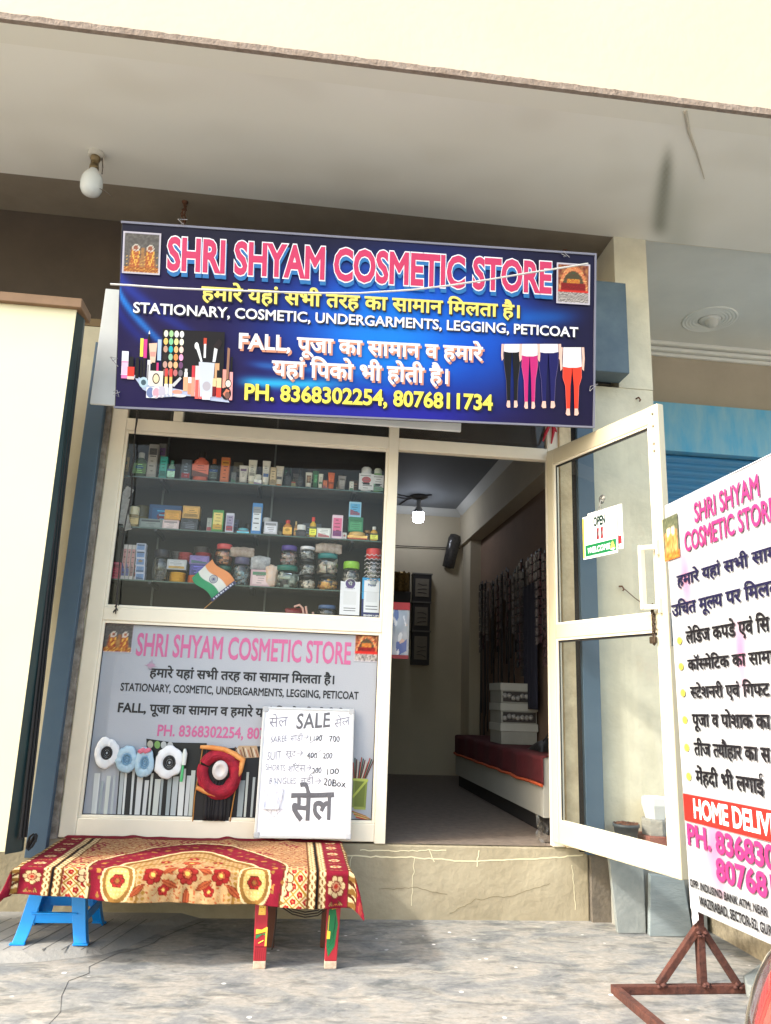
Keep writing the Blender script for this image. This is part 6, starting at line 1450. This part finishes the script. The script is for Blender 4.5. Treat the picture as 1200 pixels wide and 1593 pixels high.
for px,py in ((1058.5,996.6),(1061,1037),(1064,1078),(1067,1120),(1070,1163),(1073,1208)):
    a=st_xy(px,py); ik=Ink(MTb,.006); ik.ell(a[0],a[1],.020,.017,(206,186,70)); ik.obj('bullet_point',stp,ss)
tl,bl2,tr,br=st_xy(1061,1234),st_xy(1063,1276),st_xy(1199,1259),st_xy(1199,1308); yt_=(tl[1]+tr[1])/2; yb_=(bl2[1]+br[1])/2
ik=Ink(MTb,.006); ik.rect(.001,yb_,BW-.001,yt_,(190,40,34)); ik.obj('red_band',stp,ss)
bl_('line','HOME DELIVERY',(1082,1245,1273),(1200,1265,1298),plain((240,238,238),.45),.03,.0076,prefix='HOME DELIV')
bl_('line_outline','PH. 8368302254',(1072,1284.5,1313),(1189,1310.6,1346.5),plain((150,50,100),.45),.042,.0066,prefix='PH. 83683'); bl_('line','PH. 8368302254',(1072,1284.5,1313),(1189,1310.6,1346.5),bpk,.028,.0074,prefix='PH. 83683')
bl_('line_outline','8076811734',(1117,1337.5,1368.6),(1194,1358,1394.7),plain((150,50,100),.45),.042,.0066,prefix='80768'); bl_('line','8076811734',(1117,1337.5,1368.6),(1194,1358,1394.7),bpk,.028,.0074,prefix='80768')
bl_('line','OPP. INDUSIND BANK ATM, NEAR',(1075.4,1367.8,1379),(1196,1412.6,1425),bbk,.032)
bl_('line','WAZIRABAD, SECTOR-52, GUR',(1090,1393,1406),(1197,1440,1456),bbk,.032,prefix='WAZIRABAD, SECTOR-52, GU')
picture('picture',MTb,ss,*[f_(st_xy(*p)[k] for p in pr_) for f_,k,pr_ in ((min,0,((1032,809),(1036,873))),(min,1,((1036,873),(1059,866))),(max,0,((1055,799),(1059,866))),(max,1,((1032,809),(1055,799))))],3,.006,.01,False)

# ================================================================== tail of a parked scooter at the lower right edge
vh=thing('parked_scooter','parked scooter of which only the red tail lamp with its clear rim shows','scooter',(1.6,-2.7,0))
vc=Y(1238,1582,-2.7)
def pod(k,dx=0.,n=28,rows=18):
    vs=[]
    c=B()
    def f(i,j):
        a=2*math.pi*i; b=math.pi*(j-.5); ca=math.copysign(abs(math.cos(a))**.8,math.cos(a)); sa=math.copysign(abs(math.sin(a))**.8,math.sin(a)); cb=abs(math.cos(b))**.75; sb=math.copysign(abs(math.sin(b))**.8,math.sin(b))
        z=.158*k*sb; return (vc.x+dx+.098*k*cb*ca*(1-.30*sb)+.03*sb, vc.y+.10*k*cb*sa, vc.z+z)
    return c.grid(n,rows,f)
pod(.86,.008).obj('lamp_red',mat('lamp_red',(196,26,22),.15,.45,22,rgb2=(110,10,10),spec=.9),vh)
pod(1.0).obj('lamp_lens',glass('tail_lamp_lens',(.88,.80,.78),2.2,.12),vh)
c=B(); c.tube([(vc.x-.098*math.cos(t)*.98+.0,vc.y-.02,vc.z-.03-.13*t) for t in [k/10 for k in range(11)]],.006,6); c.obj('lamp_seal',plain((160,150,146),.4),vh)
sbm=mat('silver_paint',(176,170,166),.25,.1,3,metal=.5)
c=B(); c.lathe([(.02,0),(.12,.05),(.15,.25),(.16,.6),(.12,.85),(.04,.92)],(vc.x+.10,vc.y,vc.z-.02),(1,-.15,.02),24,True,1.,1.); c.obj('body',sbm,vh)
c=B(); c.lathe([(.14,-.05),(.21,-.045),(.22,0),(.21,.045),(.14,.05)],(vc.x+.32,vc.y-.03,.22),(0,1,0),30); c.obj('wheel',plain((24,24,24),.8),vh)
c=B(); c.lathe([(.14,-.05),(.21,-.045),(.22,0),(.21,.045),(.14,.05)],(vc.x+1.45,vc.y-.2,.22),(0,1,0),30); c.obj('wheel',plain((24,24,24),.8),vh)
c=B(); c.bar((vc.x+1.0,vc.y-.14,vc.z),(vc.x+1.42,vc.y-.2,.3),.08,.06); c.bar((vc.x+1.40,vc.y-.2,.3),(vc.x+1.22,vc.y-.17,1.0),.06,.08,(0,1,0)); c.bar((vc.x+1.22,vc.y-.45,1.0),(vc.x+1.22,vc.y+.12,1.0),.03,.03); c.obj('steering',plain((40,40,42),.5),vh)
c=B(); c.grid(16,8,lambda i,j:(vc.x+.10+.72*i,vc.y-.12+.2*j-.1*i,vc.z+.14+.05*math.sin(math.pi*j)+.02*math.sin(math.pi*i*2))); c.obj('seat',plain((26,24,24),.6),vh,solid=.05)
